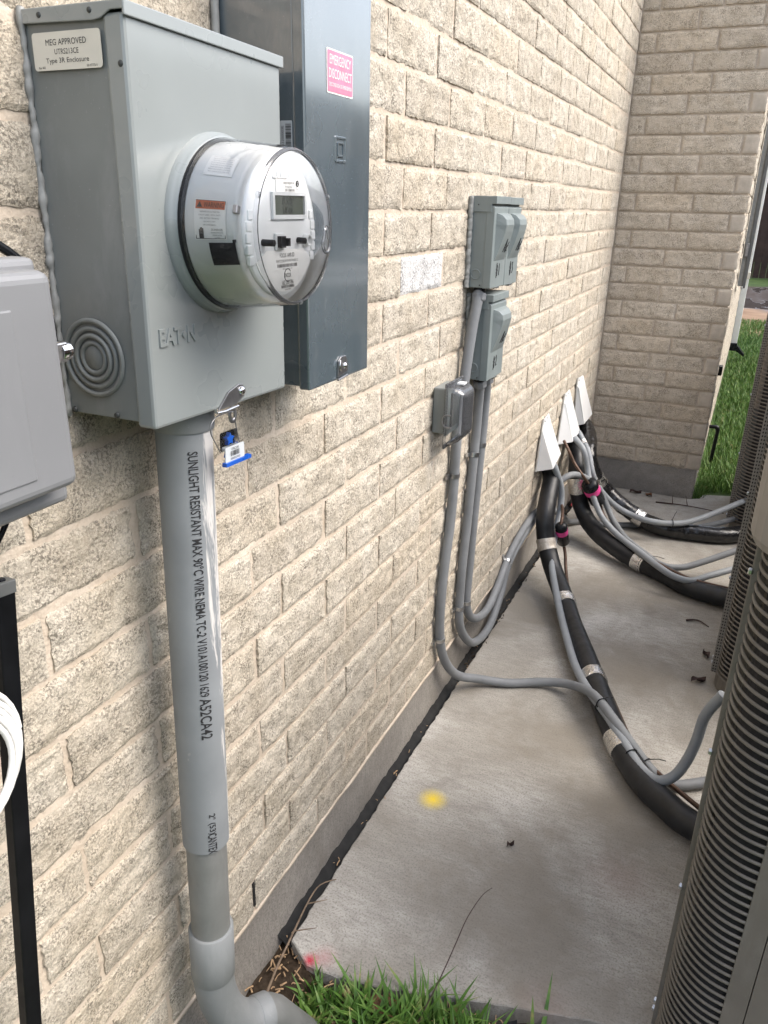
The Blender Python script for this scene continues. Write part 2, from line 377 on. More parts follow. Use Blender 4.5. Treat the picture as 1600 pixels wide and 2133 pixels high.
def rrect(wd, ht, r, k=5):
    pts = []
    for cx, cy, a in ((wd/2-r, ht/2-r, 0), (-wd/2+r, ht/2-r, 90), (-wd/2+r, -ht/2+r, 180), (wd/2-r, -ht/2+r, 270)):
        for i in range(k+1):
            t = R_(a+90*i/k); pts.append((cx+r*math.cos(t), cy+r*math.sin(t)))
    return pts
def plate_mb(wd, ht, r, th=.0006):
    return MB().prism(rrect(wd, ht, r), 'z', 0, th)
YD, ZD, XD = (0, 1, 0), (0, 0, 1), (1, 0, 0)

# ------------------------------------------------------------------ noise fields for bricks
def vnoise(h, w_, fx, fy, rng):
    g = rng.random((int(fy)+3, int(fx)+3)); ys = np.linspace(0, fy, h); xs = np.linspace(0, fx, w_)
    yi = ys.astype(int); xi = xs.astype(int); ty = ys-yi; tx = xs-xi; ty = ty*ty*(3-2*ty); tx = tx*tx*(3-2*tx)
    a = g[np.ix_(yi, xi)]; b_ = g[np.ix_(yi, xi+1)]; c_ = g[np.ix_(yi+1, xi)]; d_ = g[np.ix_(yi+1, xi+1)]
    return (a*(1-tx)+b_*tx)*(1-ty)[:, None] + (c_*(1-tx)+d_*tx)*ty[:, None] - .5
H = .081; LB = .2365; JT = .0090
def brick_arrays(length, height, seed, ny=38, nzz=13, amp=1.0, depth=.045):
    rng = np.random.default_rng(seed)
    f = vnoise(nzz, ny, 6, 3, rng)*.0020 + vnoise(nzz, ny, 16, 5, rng)*.0030 + vnoise(nzz, ny, 34, 11, rng)*.0018
    f *= amp
    Y, Z = np.meshgrid(np.linspace(-length/2, length/2, ny), np.linspace(-height/2, height/2, nzz))
    ey = np.minimum(np.arange(ny), np.arange(ny)[::-1])[None, :]*np.ones((nzz, 1)); ez = np.minimum(np.arange(nzz), np.arange(nzz)[::-1])[:, None]*np.ones((1, ny))
    e = np.minimum(ey, ez); X = f - np.where(e == 0, .0022, np.where(e == 1, .0004, 0))
    X = np.where(e == 0, X*.6-.0012, X)
    jit = (rng.random(X.shape)-.5)
    Y = Y + np.where(ey == 0, jit*.0036*np.sign(1), 0); Z = Z + np.where(ez == 0, (rng.random(X.shape)-.5)*.0030, 0)
    vs = list(zip(X.ravel(), Y.ravel(), Z.ravel()))
    fs = [(i*ny+j, i*ny+j+1, (i+1)*ny+j+1, (i+1)*ny+j) for i in range(nzz-1) for j in range(ny-1)]
    ring = [j for j in range(ny)] + [i*ny+ny-1 for i in range(1, nzz)] + [(nzz-1)*ny+j for j in range(ny-2, -1, -1)] + [i*ny for i in range(nzz-2, 0, -1)]
    base = len(vs); vs += [(-depth, vs[k][1], vs[k][2]) for k in ring]; m_ = len(ring)
    fs += [(ring[(k+1) % m_], ring[k], base+k, base+(k+1) % m_) for k in range(m_)]
    return vs, fs
def brick_mesh(name, length, height, seed, mat, **kw):
    vs, fs = brick_arrays(length, height, seed, **kw); me = bpy.data.meshes.new(name); me.from_pydata(vs, [], fs); me.update()
    me.materials.append(MATS[mat]); return me
NV = 16
VAR = [brick_mesh('brick', LB-JT, H-JT, 100+i, 'brick') for i in range(NV)]
def project(P):
    q = Vector(P)-CAM; d = q.dot(fw)
    if d < .05: return None
    return 800+1592.05*q.dot(r2)/d, 1066.5-1592.05*q.dot(u2)/d, d

# ------------------------------------------------------------------ long brick wall
YB = 4.012; NR = 27
wall = empty('brick_wall', (0, .2, 0), 'long sunlit cream rock-face brick wall carrying the meter and all the boxes', 'wall')
cand = []
for k in range(NR):
    off = (.143 if k == 0 else .187 if k % 2 == 0 else .270) - LB
    y = off - LB
    while y < YB:
        a, b_ = max(y, -.1), min(y+LB, YB+JT*.4)
        if b_-a > .02 and b_ > .0: cand.append((k, a, b_))
        y += LB
scored = []
for (k, a, b_) in cand:
    pr = project((0, (a+b_)/2, (k+.5)*H))
    if pr is None: s = 0
    else:
        u, v, d = pr; ins = -60 < u < 1660 and -60 < v < 2190
        s = (1/d**3 if ins else 0)*(b_-a)
    scored.append((s, k, a, b_))
scored.sort(reverse=True)
rest = MB(); full = LB-JT
for i, (s, k, a, b_) in enumerate(scored):
    yc = (a+b_)/2; zc = (k+.5)*H; ln = b_-a-JT; vi = (k*7+int(a*97)*3) % NV; dx = random.uniform(-.0018, .0018)
    tiltz = random.uniform(-.004, .004)
    if i < 300 and s > 0:
        if k == 13 and 1.45 < a < 1.55:
            me = brick_mesh('brick', full, H-JT, 900, 'brick_white', amp=.5)
        elif abs(ln-full) < .004: me = VAR[vi]
        else: me = brick_mesh('brick', ln, H-JT, 500+i, 'brick', ny=max(6, int(ln/.006)))
        o = bpy.data.objects.new('brick', me); C.objects.link(o); o.parent = wall; o.location = (dx, yc-.2, zc)
        if random.random() < .5: o.rotation_euler = (math.pi, 0, tiltz)
        else: o.rotation_euler = (0, 0, tiltz)
    else:
        vs, fs = brick_arrays(ln, H-JT, 700+i, ny=max(4, int(ln/.014)), nzz=6)
        rest.add([(x+dx, yy_+yc, z+zc) for x, yy_, z in vs], fs)
o = obj('brick_rows', rest, 'brick', wall); o['kind'] = 'stuff'
# mortar bed, slightly uneven
mm = MB(); ny, nz_ = 330, 120; rng = np.random.default_rng(3)
fx = vnoise(nz_, ny, 120, 60, rng)*.004
ys = np.linspace(-.1, YB+.03, ny); zs = np.linspace(-.004, NR*H+.0, nz_)
mm.add([(-.0040+fx[i, j]*.5, ys[j], zs[i]) for i in range(nz_) for j in range(ny)], [(i*ny+j, i*ny+j+1, (i+1)*ny+j+1, (i+1)*ny+j) for i in range(nz_-1) for j in range(ny-1)], True)
obj('mortar', mm, 'mortar', wall)
obj('upper_wall', MB().box(-.12, -.001, -.1, YB, NR*H+.002, 2.62), 'brick', wall)
obj('wall_core', MB().box(-.14, -.05, -.1, YB+.1, -.003, NR*H), 'mortar', wall)
# foundation face with rough mortar lip
fm = MB(); ny = 260; rows = [.002, -.012, -.03, -.07, -.11, -.15, -.19, -.30]; rng = np.random.default_rng(5)
fx = vnoise(len(rows), ny, 60, 5, rng)*.004; lip = vnoise(1, ny, 90, 1, rng)[0]*.006
ys = np.linspace(-.1, YB+.02, ny)
fm.add([(-.006+fx[i, j]-(.002 if i > 1 else 0), ys[j], rows[i]+(lip[j] if i in (0, 1) else 0)) for i in range(len(rows)) for j in range(ny)],
       [(i*ny+j, (i+1)*ny+j, (i+1)*ny+j+1, i*ny+j+1) for i in range(len(rows)-1) for j in range(ny-1)], True)
obj('foundation', fm, 'foundation', wall)
# thin mortar lip under the first course
lm = MB().tube(relax([Vector((-.004+random.uniform(-.001, .001), y, -.001+random.uniform(-.004, .003))) for y in np.linspace(-.05, YB, 240)], 1), .005, 6)
obj('mortar_lip', lm, 'mortar', wall)
obj('weep_gap', MB().box(-.009, -.0012, .8500, .8555, .018, .074), 'black_matte', wall)

# ------------------------------------------------------------------ return wall
WR = .561
rwall = empty('brick_wall', (.28, YB, 0), 'shaded tan brick return wall closing the far end of the concrete pad', 'wall')
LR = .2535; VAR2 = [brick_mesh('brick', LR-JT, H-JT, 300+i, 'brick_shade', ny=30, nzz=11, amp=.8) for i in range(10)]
ZR = -R_(90)
for k in range(NR):
    joints = [0, .241, .497, WR] if k % 2 == 0 else [0, .075, .331, WR]
    for a, b_ in zip(joints[:-1], joints[1:]):
        header = k % 2 == 0 and a > .45
        ln = b_-a-JT+(JT*.6 if b_ == WR else 0); xc = (a+b_)/2+(JT*.3 if b_ == WR else 0)
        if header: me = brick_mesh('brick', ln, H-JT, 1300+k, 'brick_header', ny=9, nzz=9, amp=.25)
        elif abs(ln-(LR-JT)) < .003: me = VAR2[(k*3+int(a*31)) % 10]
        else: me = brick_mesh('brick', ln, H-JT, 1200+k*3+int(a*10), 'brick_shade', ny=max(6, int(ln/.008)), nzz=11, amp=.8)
        o = bpy.data.objects.new('brick', me); C.objects.link(o); o.parent = rwall
        o.location = (xc-.28, random.uniform(-.0015, .0015), (k+.5)*H); o.rotation_euler = (0, 0, ZR)
# flank of the projection (faces the lawn), first bricks as pieces, the rest joined
VAR3 = [brick_mesh('brick', LB-JT, H-JT, 340+i, 'brick', ny=20, nzz=9, amp=1.6) for i in range(6)]
rest = MB()
for k in range(NR):
    y = YB+.004-(0 if k % 2 else LB*.45); first = True
    if k % 2 == 0:
        pass
    i = 0
    while y < 8.75:
        a = max(y, YB+.002); b_ = y+LB; ln = b_-a-JT
        if ln > .02:
            if i < 2:
                me = VAR3[(k+i*2) % 6] if abs(ln-(LB-JT)) < .003 else brick_mesh('brick', ln, H-JT, 1500+k, 'brick', ny=10, nzz=9, amp=1.6)
                o = bpy.data.objects.new('brick', me); C.objects.link(o); o.parent = rwall
                o.location = (WR-.28+random.uniform(-.003, .003), (a+b_)/2-YB, (k+.5)*H)
            else:
                vs, fs = brick_arrays(ln, H-JT, 1700+k*40+i, ny=8, nzz=4, amp=1.3)
                rest.add([(x+WR, yy_+(a+b_)/2, z+(k+.5)*H) for x, yy_, z in vs], fs)
            i += 1
        y += LB
o = obj('brick_rows', rest, 'brick', rwall); o['kind'] = 'stuff'
obj('mortar', MB().box(-.05, WR-.006, YB+.0085, 8.74, -.003, NR*H), 'mortar', rwall)
obj('upper_wall', MB().box(-.05, WR-.002, YB+.003, 8.74, NR*H+.002, 2.62), 'brick_shade', rwall)
fm = MB(); nx = 60; rng = np.random.default_rng(8); rows = [.001, -.012, -.04, -.08, -.12, -.30]
fx = vnoise(len(rows), nx, 16, 5, rng)*.006; lip = vnoise(1, nx, 24, 1, rng)[0]*.008; xs = np.linspace(-.01, WR-.012, nx)
fm.add([(xs[j], YB+.004-fx[i, j], rows[i]+(lip[j] if i in (0, 1) else 0)) for i in range(len(rows)) for j in range(nx)],
       [(i*nx+j, i*nx+j+1, (i+1)*nx+j+1, (i+1)*nx+j) for i in range(len(rows)-1) for j in range(nx-1)], True)
fm.box(.1, WR-.012, YB+.011, 8.7, -.30, -.004)
obj('foundation', fm, 'foundation', rwall)
# ------------------------------------------------------------------ ground, pad, joint
g = MB()
g.add([(-60, -40, -.205), (120, -40, -.205), (120, 160, -.205), (-60, 160, -.205)], [(0, 1, 2, 3)])
struct('ground', g, 'ground')
def wob(p, k): return (p[0]+random.uniform(-k, k), p[1]+random.uniform(-k, k))
edge = []
front = [(.022, .935), (.078, .900), (.14, .905), (.24, .925), (.41, .978), (.60, 1.03), (.655, 1.04), (.66, .25)]
for (a, b_) in zip(front[:-1], front[1:]):
    k = max(2, int(math.dist(a, b_)/.012))
    for j in range(k): edge.append(wob((a[0]+(b_[0]-a[0])*j/k, a[1]+(b_[1]-a[1])*j/k),   .0012))
edge += [(.66, .25), (1.75, .25), (1.75, 4.5), (.60, 4.10), (.585, 4.03)]
edge += [(WR-.02-(WR-.05)*t, YB-.014+random.uniform(-.003, .003)) for t in np.linspace(0, 1, 14)]
edge += [(.021+random.uniform(-.0025, .0025), y) for y in np.linspace(YB-.03, .95, 200)]
pm = bmesh.new(); top = [pm.verts.new((x, y, -.15)) for x, y in edge]; f = pm.faces.new(top)
if f.normal.z < 0: f.normal_flip()
ex = bmesh.ops.extrude_face_region(pm, geom=[f]); vv = [e for e in ex['geom'] if isinstance(e, bmesh.types.BMVert)]
for v in vv: v.co.z = -.27
bmesh.ops.recalc_face_normals(pm, faces=pm.faces)
te = [e for e in pm.edges if all(abs(v.co.z+.15) < 1e-5 for v in e.verts)]
bmesh.ops.bevel(pm, geom=te, offset=.0022, segments=1, affect='EDGES')
me = bpy.data.meshes.new('concrete_pad'); pm.to_mesh(me); pm.free()
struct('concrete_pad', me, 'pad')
jm = MB(); pts = np.linspace(.93, YB-.01, 200)
prof = [(-.010, -.148), (.004, -.158), (.012, -.166), (.026, -.160)]
vs = []
for y in pts:
    for (x, z) in prof: vs.append((x+random.uniform(-.0015, .0015), y, z+random.uniform(-.004, .004)))
jm.add(vs, [(i*4+j, i*4+j+1, (i+1)*4+j+1, (i+1)*4+j) for i in range(len(pts)-1) for j in range(3)], True)
struct('expansion_joint', jm, 'black_matte')
# debris lying in the joint
for (nm, mt, num, lo, hi, sz) in (('joint_grit', 'straw', 60, .95, 3.9, .004), ('joint_litter', 'soil', 150, 1.9, 3.95, .0055)):
    dm = MB()
    for _ in range(num):
        y = random.uniform(lo, hi); x = random.uniform(.004, .03); z = -.158+random.uniform(0, .008); s = sz*random.uniform(.3, 1); a = random.uniform(0, 3.14)
        dm.tube([(x-math.cos(a)*s, y-math.sin(a)*s*2, z), (x, y, z+s*.4), (x+math.cos(a)*s, y+math.sin(a)*s*2, z)], s*.35, 5)
    tag(obj(nm, dm, mt), 'litter of %s caught in the dark joint beside the foundation' % ('pale grit' if mt == 'straw' else 'brown leaf crumbs'), 'debris', None, 'stuff')
# soil patch in front of the pad
sm = MB(); nx, ny = 90, 60; rng = np.random.default_rng(11)
hh = vnoise(ny, nx, 22, 14, rng)*.03+vnoise(ny, nx, 60, 40, rng)*.012
xs = np.linspace(-.01, 1.0, nx); ys = np.linspace(.45, 1.06, ny)
def soilz(x, y): return -.180-.012*min(1, max(0, (x-.08)/.2))
sm.add([(xs[j], ys[i], soilz(xs[j], ys[i])+hh[i, j]) for i in range(ny) for j in range(nx)], [(i*nx+j, i*nx+j+1, (i+1)*nx+j+1, (i+1)*nx+j) for i in range(ny-1) for j in range(nx-1)], True)
struct('soil', sm, 'soil')
dm = MB()
for _ in range(420):
    x, y = random.uniform(.0, .5), random.uniform(.78, .97); a = random.uniform(0, 6.28); ln = random.uniform(.004, .022); z = -.172+random.uniform(-.004, .012)
    dm.tube([(x, y, z), (x+math.cos(a)*ln*.5, y+math.sin(a)*ln*.5, z+random.uniform(0, .004)), (x+math.cos(a)*ln, y+math.sin(a)*ln, z)], random.uniform(.0008, .0022), 4)
tag(obj('mulch', dm, 'straw'), 'scattered straw and wood chips on the soil by the pad', 'mulch', None, 'stuff')

# ------------------------------------------------------------------ grass
def blade(mb, x, y, z, h, wd, lean, az, curl, nseg=4):
    d = Vector((math.cos(az), math.sin(az), 0)); s = Vector((-math.sin(az), math.cos(az), 0)); vs = []
    for i in range(nseg+1):
        t = i/nseg; p = Vector((x, y, z)) + Vector((0, 0, 1))*h*(t-.35*curl*t*t) + d*h*(lean*t+curl*t*t)
        ww = wd*(1-t)**.6*(.6+.4*min(1, t*4))
        fold = Vector((0, 0, .25*ww))
        if i == nseg: vs.append(p)
        else: vs += [p-s*ww+fold, p, p+s*ww+fold]
    fs = []
    for i in range(nseg-1):
        a = i*3; fs += [(a, a+1, a+4, a+3), (a+1, a+2, a+5, a+4)]
    a = (nseg-1)*3; fs += [(a, a+1, a+3), (a+1, a+2, a+3)]
    mb.add(vs, fs, True)
gm = MB()
tufts = [(random.uniform(.10, .46), random.uniform(.62, .90)) for _ in range(120)]
tufts += [(.36, .96), (.34, .945), (.38, .95), (.28, .90), (.27, .89), (.42, .95), (.45, .94), (.50, .96), (.24, .88), (.31, .91), (.40, .93)]
tufts += [(x_, .880+max(0, x_-.15)*.21-random.uniform(0, .04)) for x_ in (random.uniform(.13, .42) for _ in range(42))]
for (x, y) in tufts:
    lim = .880+max(0, x-.15)*.21
    y = min(y, lim)
    for _ in range(random.randint(5, 10)):
        blade(gm, x+random.gauss(0, .012), y+random.gauss(0, .012), soilz(x, y)-.008, random.uniform(.035, .108)*(.75 if x < .20 else 1), random.uniform(.0030, .0065), random.uniform(-.1, .5), random.uniform(0, 6.28), random.uniform(0, .7))
tag(obj('grass', gm, 'grass'), 'broad bladed green grass at the near edge of the concrete pad', 'grass', None, 'stuff')
gm = MB()
for _ in range(26000):
    y = 4.05+8.0*random.random()**1.7; x = random.uniform(.56, .98+(y-4)*.045)
    if y < 4.5 and x > .605 and x < 1.75 and y < 4.30+ (x-.6)*.26: continue
    hgt = random.uniform(.03, .075)+(.05 if (y < 4.9 and random.random() < .3) else 0)
    blade(gm, x, y, -.206, hgt, random.uniform(.0015, .003)*(1+.12*(y-4)), random.uniform(-.1, .5), random.uniform(0, 6.28), random.uniform(0, .6), 2)
tag(obj('lawn_grass', gm, 'grass'), 'green lawn grass beside the far brick corner', 'grass', None, 'stuff')

# ------------------------------------------------------------------ meter box
TH = R_(1.2)
def tilt(v, yc=.70, zc=1.19):    # the meter box hangs a little out of plumb
    dy, dz = v.y-yc, v.z-zc
    return Vector((v.x, yc+dy*math.cos(TH)+dz*math.sin(TH), zc-dy*math.sin(TH)+dz*math.cos(TH)))
mbx = empty('meter_box', (.06, .70, 1.013), 'large grey steel meter box with a round electric meter, cream approval label on its side', 'electrical box')
y0, y1, z0, z1, D = .5815, .8245, 1.0145, 1.3785, .117
def mo(name, mb, mat, parent=mbx, bevel=0, label=None): return obj(name, mb.xf(tilt), mat, parent, bevel=bevel, label=label)
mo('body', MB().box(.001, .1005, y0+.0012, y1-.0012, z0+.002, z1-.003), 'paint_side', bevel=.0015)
cv = MB().bbox(.094, D, y0-.0012, y1+.0012, z0-.003, z1-.007, .0035, 2)
cover = mo('cover', cv, 'paint_grey')
# top cap: side tabs, front lip
cp = MB().box(.002, D+.003, y0-.003, y1+.003, z1-.004, z1+.001)
cp.prism([(.004, z1+.0008), (.004, z1-.0105), (.086, z1-.0125), (.094, z1-.0115), (.105, z1-.006), (D+.003, z1-.006), (D+.003, z1+.0008)], 'y', y0-.0032, y0-.0014)
cp.prism([(.004, z1+.0008), (.004, z1-.0105), (.086, z1-.0125), (.094, z1-.0115), (.105, z1-.006), (D+.003, z1-.006), (D+.003, z1+.0008)], 'y', y1+.0014, y1+.0032)
cp.box(D+.0008, D+.0034, y0-.003, y1+.003, z1-.0105, z1+.0007)
mo('top_cap', cp, 'paint_grey', bevel=.0008)
lp = mo('approval_label', place(plate_mb(.079, .0295, .003), (.052, y0-.0016, 1.3455), XD, ZD), 'label_cream')
for (t, hgt, wd, dz) in (('MEG APPROVED', .0048, .047, .0068), ('UTRS213CE', .0042, .028, -.0005), ('Type 3R Enclosure', .0052, .050, -.0079)):
    mo('lettering', place(text_mb(t, hgt, wd), (.052, y0-.0024, 1.3455+dz), XD, ZD), 'ink', lp)
mo('lettering', place(text_mb('Rev. B02', .0018, .008), (.0215, y0-.0024, 1.333), XD, ZD), 'ink', lp)
mo('lettering', place(text_mb('50-47773-5', .0018, .012), (.080, y0-.0024, 1.333), XD, ZD), 'ink', lp)
for (x, z, r) in ((.025, 1.3735, .0026), (.083, 1.3735, .0026), (.012, 1.0205, .003), (.069, 1.0215, .003)):
    s = mo('screw', MB().lathe([(-.0042, 0), (-.0042, r*.75), (-.0030, r), (-.0015, r*1.1)], (x, y0, z), 'y', 14), 'screw_dark')
for (x, z) in ((.1105, 1.333),):
    mo('screw', MB().lathe([(-.0022, 0), (-.0022, .002), (-.001, .003)], (x, y0, z), 'y', 14), 'screw_dark')
kc = (.0435, y0+.001, 1.0765)
rings = [(.0395, .0032), (.0315, .0026), (.0245, .0034), (.0175, .0026)]
for i, (r, hgt) in enumerate(rings):
    mo('knockout', MB().lathe([(-.0008, r), (-hgt, r-.0008), (-hgt, r-.0042), (-.0008, r-.0052)], kc, 'y', 48), 'paint_side')
mo('knockout', MB().lathe([(-.0016, 0), (-.0016, .0115), (-.0003, .0125)], kc, 'y', 32), 'paint_side')
YM, ZM = .700, 1.204
mo('meter_ring', MB().lathe([(D-.001, .0885), (D+.0045, .088), (D+.0065, .0868), (D+.0095, .0855), (D+.0135, .0845), (D+.0145, .0825), (D+.012, .081), (D-.001, .0808)], (0, YM+.003, ZM), 'x', 72), 'paint_grey')
mo('lettering', place(text_mb('EAT•N', .017, .056, extrude=.0014, bold=.025), (D+.0004, .6225, 1.1005), YD, ZD), 'paint_grey', cover, label='embossed maker name')
# latch at the bottom of the cover
lt = MB().prism([(.680, 1.0115), (.714, 1.0125), (.731, 1.0195), (.7335, 1.0275), (.729, 1.0335), (.721, 1.0345), (.701, 1.0290)], 'x', D+.0004, D+.0026)
mo('latch', lt, 'zinc_dark', bevel=.0006)
mo('rivet', MB().lathe([(0, .0052), (.002, .0048), (.0034, .003), (.0038, 0)], (D+.0026, .7255, 1.0262), 'x', 20), 'chrome')
mo('latch_bail', MB().tube([(D+.004, .676, 1.0098), (D+.005, .690, 1.0093), (D+.0045, .715, 1.0105)], .0016, 8).tube([(D+.002, .676, 1.0095), (D+.002, .676, 1.0145)], .0014, 8), 'zinc')
sg = MB().lathe([(-.0008, .0075), (-.0008, .0035), (.0008, .0035), (.0008, .0075), (-.0008, .0075)], (D-.001, .711, 1.0005), 'x', 24)
mo('seal_tab', sg.xf(lambda v: Vector((v.x, v.y, 1.0005+(v.z-1.0005)*1.35))), 'zinc_dark')
# caulk along the wall edge of the box
cl = MB().tube(relax([Vector((.001, y0-.0005+random.uniform(-.0016, .001), z)) for z in np.linspace(z0-.002, z1+.003, 150)], 1), .006, 8, rf=lambda t, i: .0034+.0008*math.sin(i*.31)+.0005*math.sin(i*.83))
mo('caulk', cl, 'caulk')

# ------------------------------------------------------------------ electric meter
em = empty('electric_meter', (.13, YM, ZM-.08), 'round electric smart meter under a clear domed cover, plugged into the grey meter box', 'electric meter')
drum = obj('drum', MB().lathe([(.112, .079), (.150, .0785), (.186, .0735), (.1905, .0715), (.1905, 0)], (0, YM, ZM), 'x', 72), 'meter_drum', em)
obj('gasket', MB().lathe([(.128, .0805), (.131, .0825), (.134, .0815), (.136, .0795)], (0, YM, ZM), 'x', 72), 'black_plastic', em)
cvp = [(.134, .0822), (.150, .0808), (.185, .0768), (.200, .0752), (.2075, .0728), (.2115, .0688), (.2130, .0640), (.2130, 0)]
obj('clear_cover', MB().lathe(cvp, (0, YM, ZM), 'x', 80), 'clear_cover', em)
obj('cover_rim', MB().lathe([(.2085, .0735), (.2105, .0725), (.2125, .0705), (.2105, .0700), (.2085, .0735)], (0, YM, ZM), 'x', 80), 'clear_smoky', em)
face = obj('faceplate', MB().lathe([(.1908, .0665), (.1935, .0655), (.1942, .0635), (.1942, 0)], (0, YM, ZM), 'x', 64), 'meter_face', em)
FX = .1945
def fy(dy, dz, dx=0): return (FX+dx, YM+.004+dy, ZM+dz)
# side tick blocks of the face rim
for sgn in (-1, 1):
    for i in range(5):
        a = (-20+i*10)
        yy_ = sgn*.0605*math.cos(R_(a)); zz_ = .0605*math.sin(R_(a))-.008
        obj('rim_block', MB().bbox(FX-.003, FX+.0012, YM+yy_-.004, YM+yy_+.004, ZM+zz_-.0045, ZM+zz_+.0045, .0007, 1), 'meter_face', face)
for i in range(6):
    obj('fin', MB().box(FX-.002, FX+.0008, YM-.016+i*.0075, YM-.0098+i*.0075, ZM+.046, ZM+.046+.013-abs(i-2)*.0012), 'meter_face', face)
bz = obj('display_bezel', MB().box(FX, FX+.003, YM-.020, YM+.044, ZM+.0085, ZM+.0125).box(FX, FX+.003, YM-.020, YM+.044, ZM+.0305, ZM+.0335).box(FX, FX+.003, YM-.020, YM-.0165, ZM+.0125, ZM+.0305).box(FX, FX+.003, YM+.0405, YM+.044, ZM+.0125, ZM+.0305), 'white_plastic', em)
dsp = obj('display', MB().box(FX, FX+.0008, YM-.0165, YM+.0405, ZM+.0125, ZM+.0305), 'lcd', em)
text('0.00', .0075, .020, (FX+.0012, YM+.010, ZM+.0255), YD, ZD, 'lcd_ink', dsp, 'digits')
text('000', .0070, .018, (FX+.0012, YM+.010, ZM+.0170), YD, ZD, 'lcd_ink', dsp, 'digits')
up_ = obj('radio_label', place(plate_mb(.046, .0135, .0006), fy(.0085, .0405), YD, ZD), 'label_white', em)
text('GRIDSTREAM RF', .0022, .021, fy(.009, .042, .001), YD, ZD, 'ink', up_)
text('F11622033', .0019, .013, fy(.009, .0385, .001), YD, ZD, 'ink', up_)
text('FOCUS AXRSDMK', .0012, .018, fy(-.004, .0458, .001), YD, ZD, 'ink', up_)
obj('barcode', place(barcode_mb(.018, .0022, 30, seed=3), fy(.011, .0355, .001), YD, ZD), 'ink', up_)
obj('round_mark', MB().lathe([(0, 0), (0, .0031)], fy(.0255, .0418, .001), 'x', 20), 'ink', up_)
text('Z', .0032, .0026, fy(.0255, .0418, .0014), YD, ZD, 'label_white', up_)
text('ZigBee', .0014, .005, fy(.0255, .0367, .001), YD, ZD, 'ink', up_)
# buttons, magnet block, reset
for yy_, ln in ((-.036, .013), (.030, .009)):
    obj('button', MB().lathe([(-.001, .0033), (ln, .0031), (ln+.0006, .0022), (ln+.0006, 0)], (FX, YM+yy_, ZM-.0125), 'x', 16), 'black_plastic', em)
obj('port_frame', MB().bbox(FX, FX+.003, YM-.0165, YM-.0015, ZM-.0205, ZM-.0045, .0008, 1), 'white_plastic', em)
obj('port', MB().box(FX+.003, FX+.0075, YM-.0145, YM-.0055, ZM-.018, ZM-.007).box(FX+.003, FX+.010, YM-.0055, YM-.001, ZM-.0165, ZM-.009), 'black_plastic', em)
obj('port_collar', MB().lathe([(0, .0065), (.006, .006), (.006, .0042), (.0, .0042)], (FX, YM+.0445, ZM-.0125), 'x', 24), 'white_plastic', em)
pts = [(-.041, 0)] + [(-.041+.002*i, 0) for i in range(0)] 
sh = [(-.034, -.0205), (.0385, -.0205)] + [(.0615*math.cos(R_(a)), .0615*math.sin(R_(a))) for a in range(-30, -151, -6)]
sh = [(y_, z_) for (y_, z_) in sh if not (z_ > -.0205)]
lowl = obj('lower_label', MB().prism([(YM+.002+a*.98, ZM+b_) for a, b_ in reversed(sh)], 'x', FX, FX+.0005), 'label_white', em)
LT = [('FOCUS  AXR-SD', .0040, .028, -.0258), ('FORM 2S CL200 240V 3W 60Hz TA=30 Kh 7.2', .0024, .042, -.0312), ('*971622337860FOC*', .0015, .019, -.0392), ('ONCOR', .0042, .0135, -.0455), ('162 233 786', .0042, .022, -.0525), ('Landis+Gyr', .0019, .012, -.0595)]
for t, hgt, wd, dz in LT: text(t, hgt, wd, fy(.0025, dz, .0008), YD, ZD, 'ink', lowl)
obj('logo_ring', MB().tube([(FX+.001, YM+.0065+.0065*math.cos(R_(a)), ZM-.0455+.0062*math.sin(R_(a))) for a in range(35, 300, 12)], .0003, 5), 'ink', lowl)
obj('barcode', place(barcode_mb(.038, .0032, 60, seed=5), fy(.0025, -.0358, .0008), YD, ZD), 'ink', lowl)
obj('barcode', place(barcode_mb(.025, .0028, 40, seed=6), fy(.0025, -.0565, .0008), YD, ZD), 'ink', lowl)
# moulded hanger eye and lugs on the cover
eye = [(.2135, YM+.0565+.0085*math.sin(R_(a))*(1 if math.cos(R_(a)) < 0 else .55), ZM-.012+.013*math.cos(R_(a))) for a in range(0, 361, 20)]
obj('hanger_eye', MB().tube(eye, .0017, 8, caps=False), 'clear_smoky', em)
for a in (155, 25, 275):
    obj('cover_lug', MB().lathe([(0, .0032), (.0032, .0026), (.005, 0)], (.2085, YM+.0715*math.cos(R_(a)), ZM+.0715*math.sin(R_(a))), 'x', 10), 'clear_smoky', em)
def on_drum(mb, R=.0788):   # wrap a flat (x along axis, y up) patch on the drum, angle from the -y side
    def f(v):
        rr = R-(v.x-.150)*.14+v.z; a = (v.y)/R
        return Vector((v.x, YM-rr*math.cos(a), ZM+rr*math.sin(a)))
    return mb.xf(f)
def gridplate(x0, x1, yy0, yy1, nx=2, ny=14, z=0.0006):
    mb = MB(); xs = np.linspace(x0, x1, nx); ys = np.linspace(yy0, yy1, ny)
    return mb.add([(x, y, z) for y in ys for x in xs], [(i*nx+j, i*nx+j+1, (i+1)*nx+j+1, (i+1)*nx+j) for i in range(ny-1) for j in range(nx-1)])
wl_ = obj('warning_label', on_drum(gridplate(.1475, .1800, -.010, .0265)), 'label_white', em)
obj('warning_band', on_drum(gridplate(.1488, .1788, .0175, .0250, z=.0010)), 'orange', wl_)
def drumtext(t, hgt, wd, x, y, mat='ink', par=wl_, z=.0013):
    mb = text_mb(t, hgt, wd); mb.xf(lambda v: Vector((v.x+x, v.y+y, z)))
    obj('lettering', on_drum(mb), mat, par)
drumtext('WARNING', .0048, .0205, .1675, .0212)
obj('triangle_mark', on_drum(MB().add([(.1500, .0188, .0013), (.1560, .0188, .0013), (.1530, .0240, .0013)], [(0, 1, 2)])), 'ink', wl_)
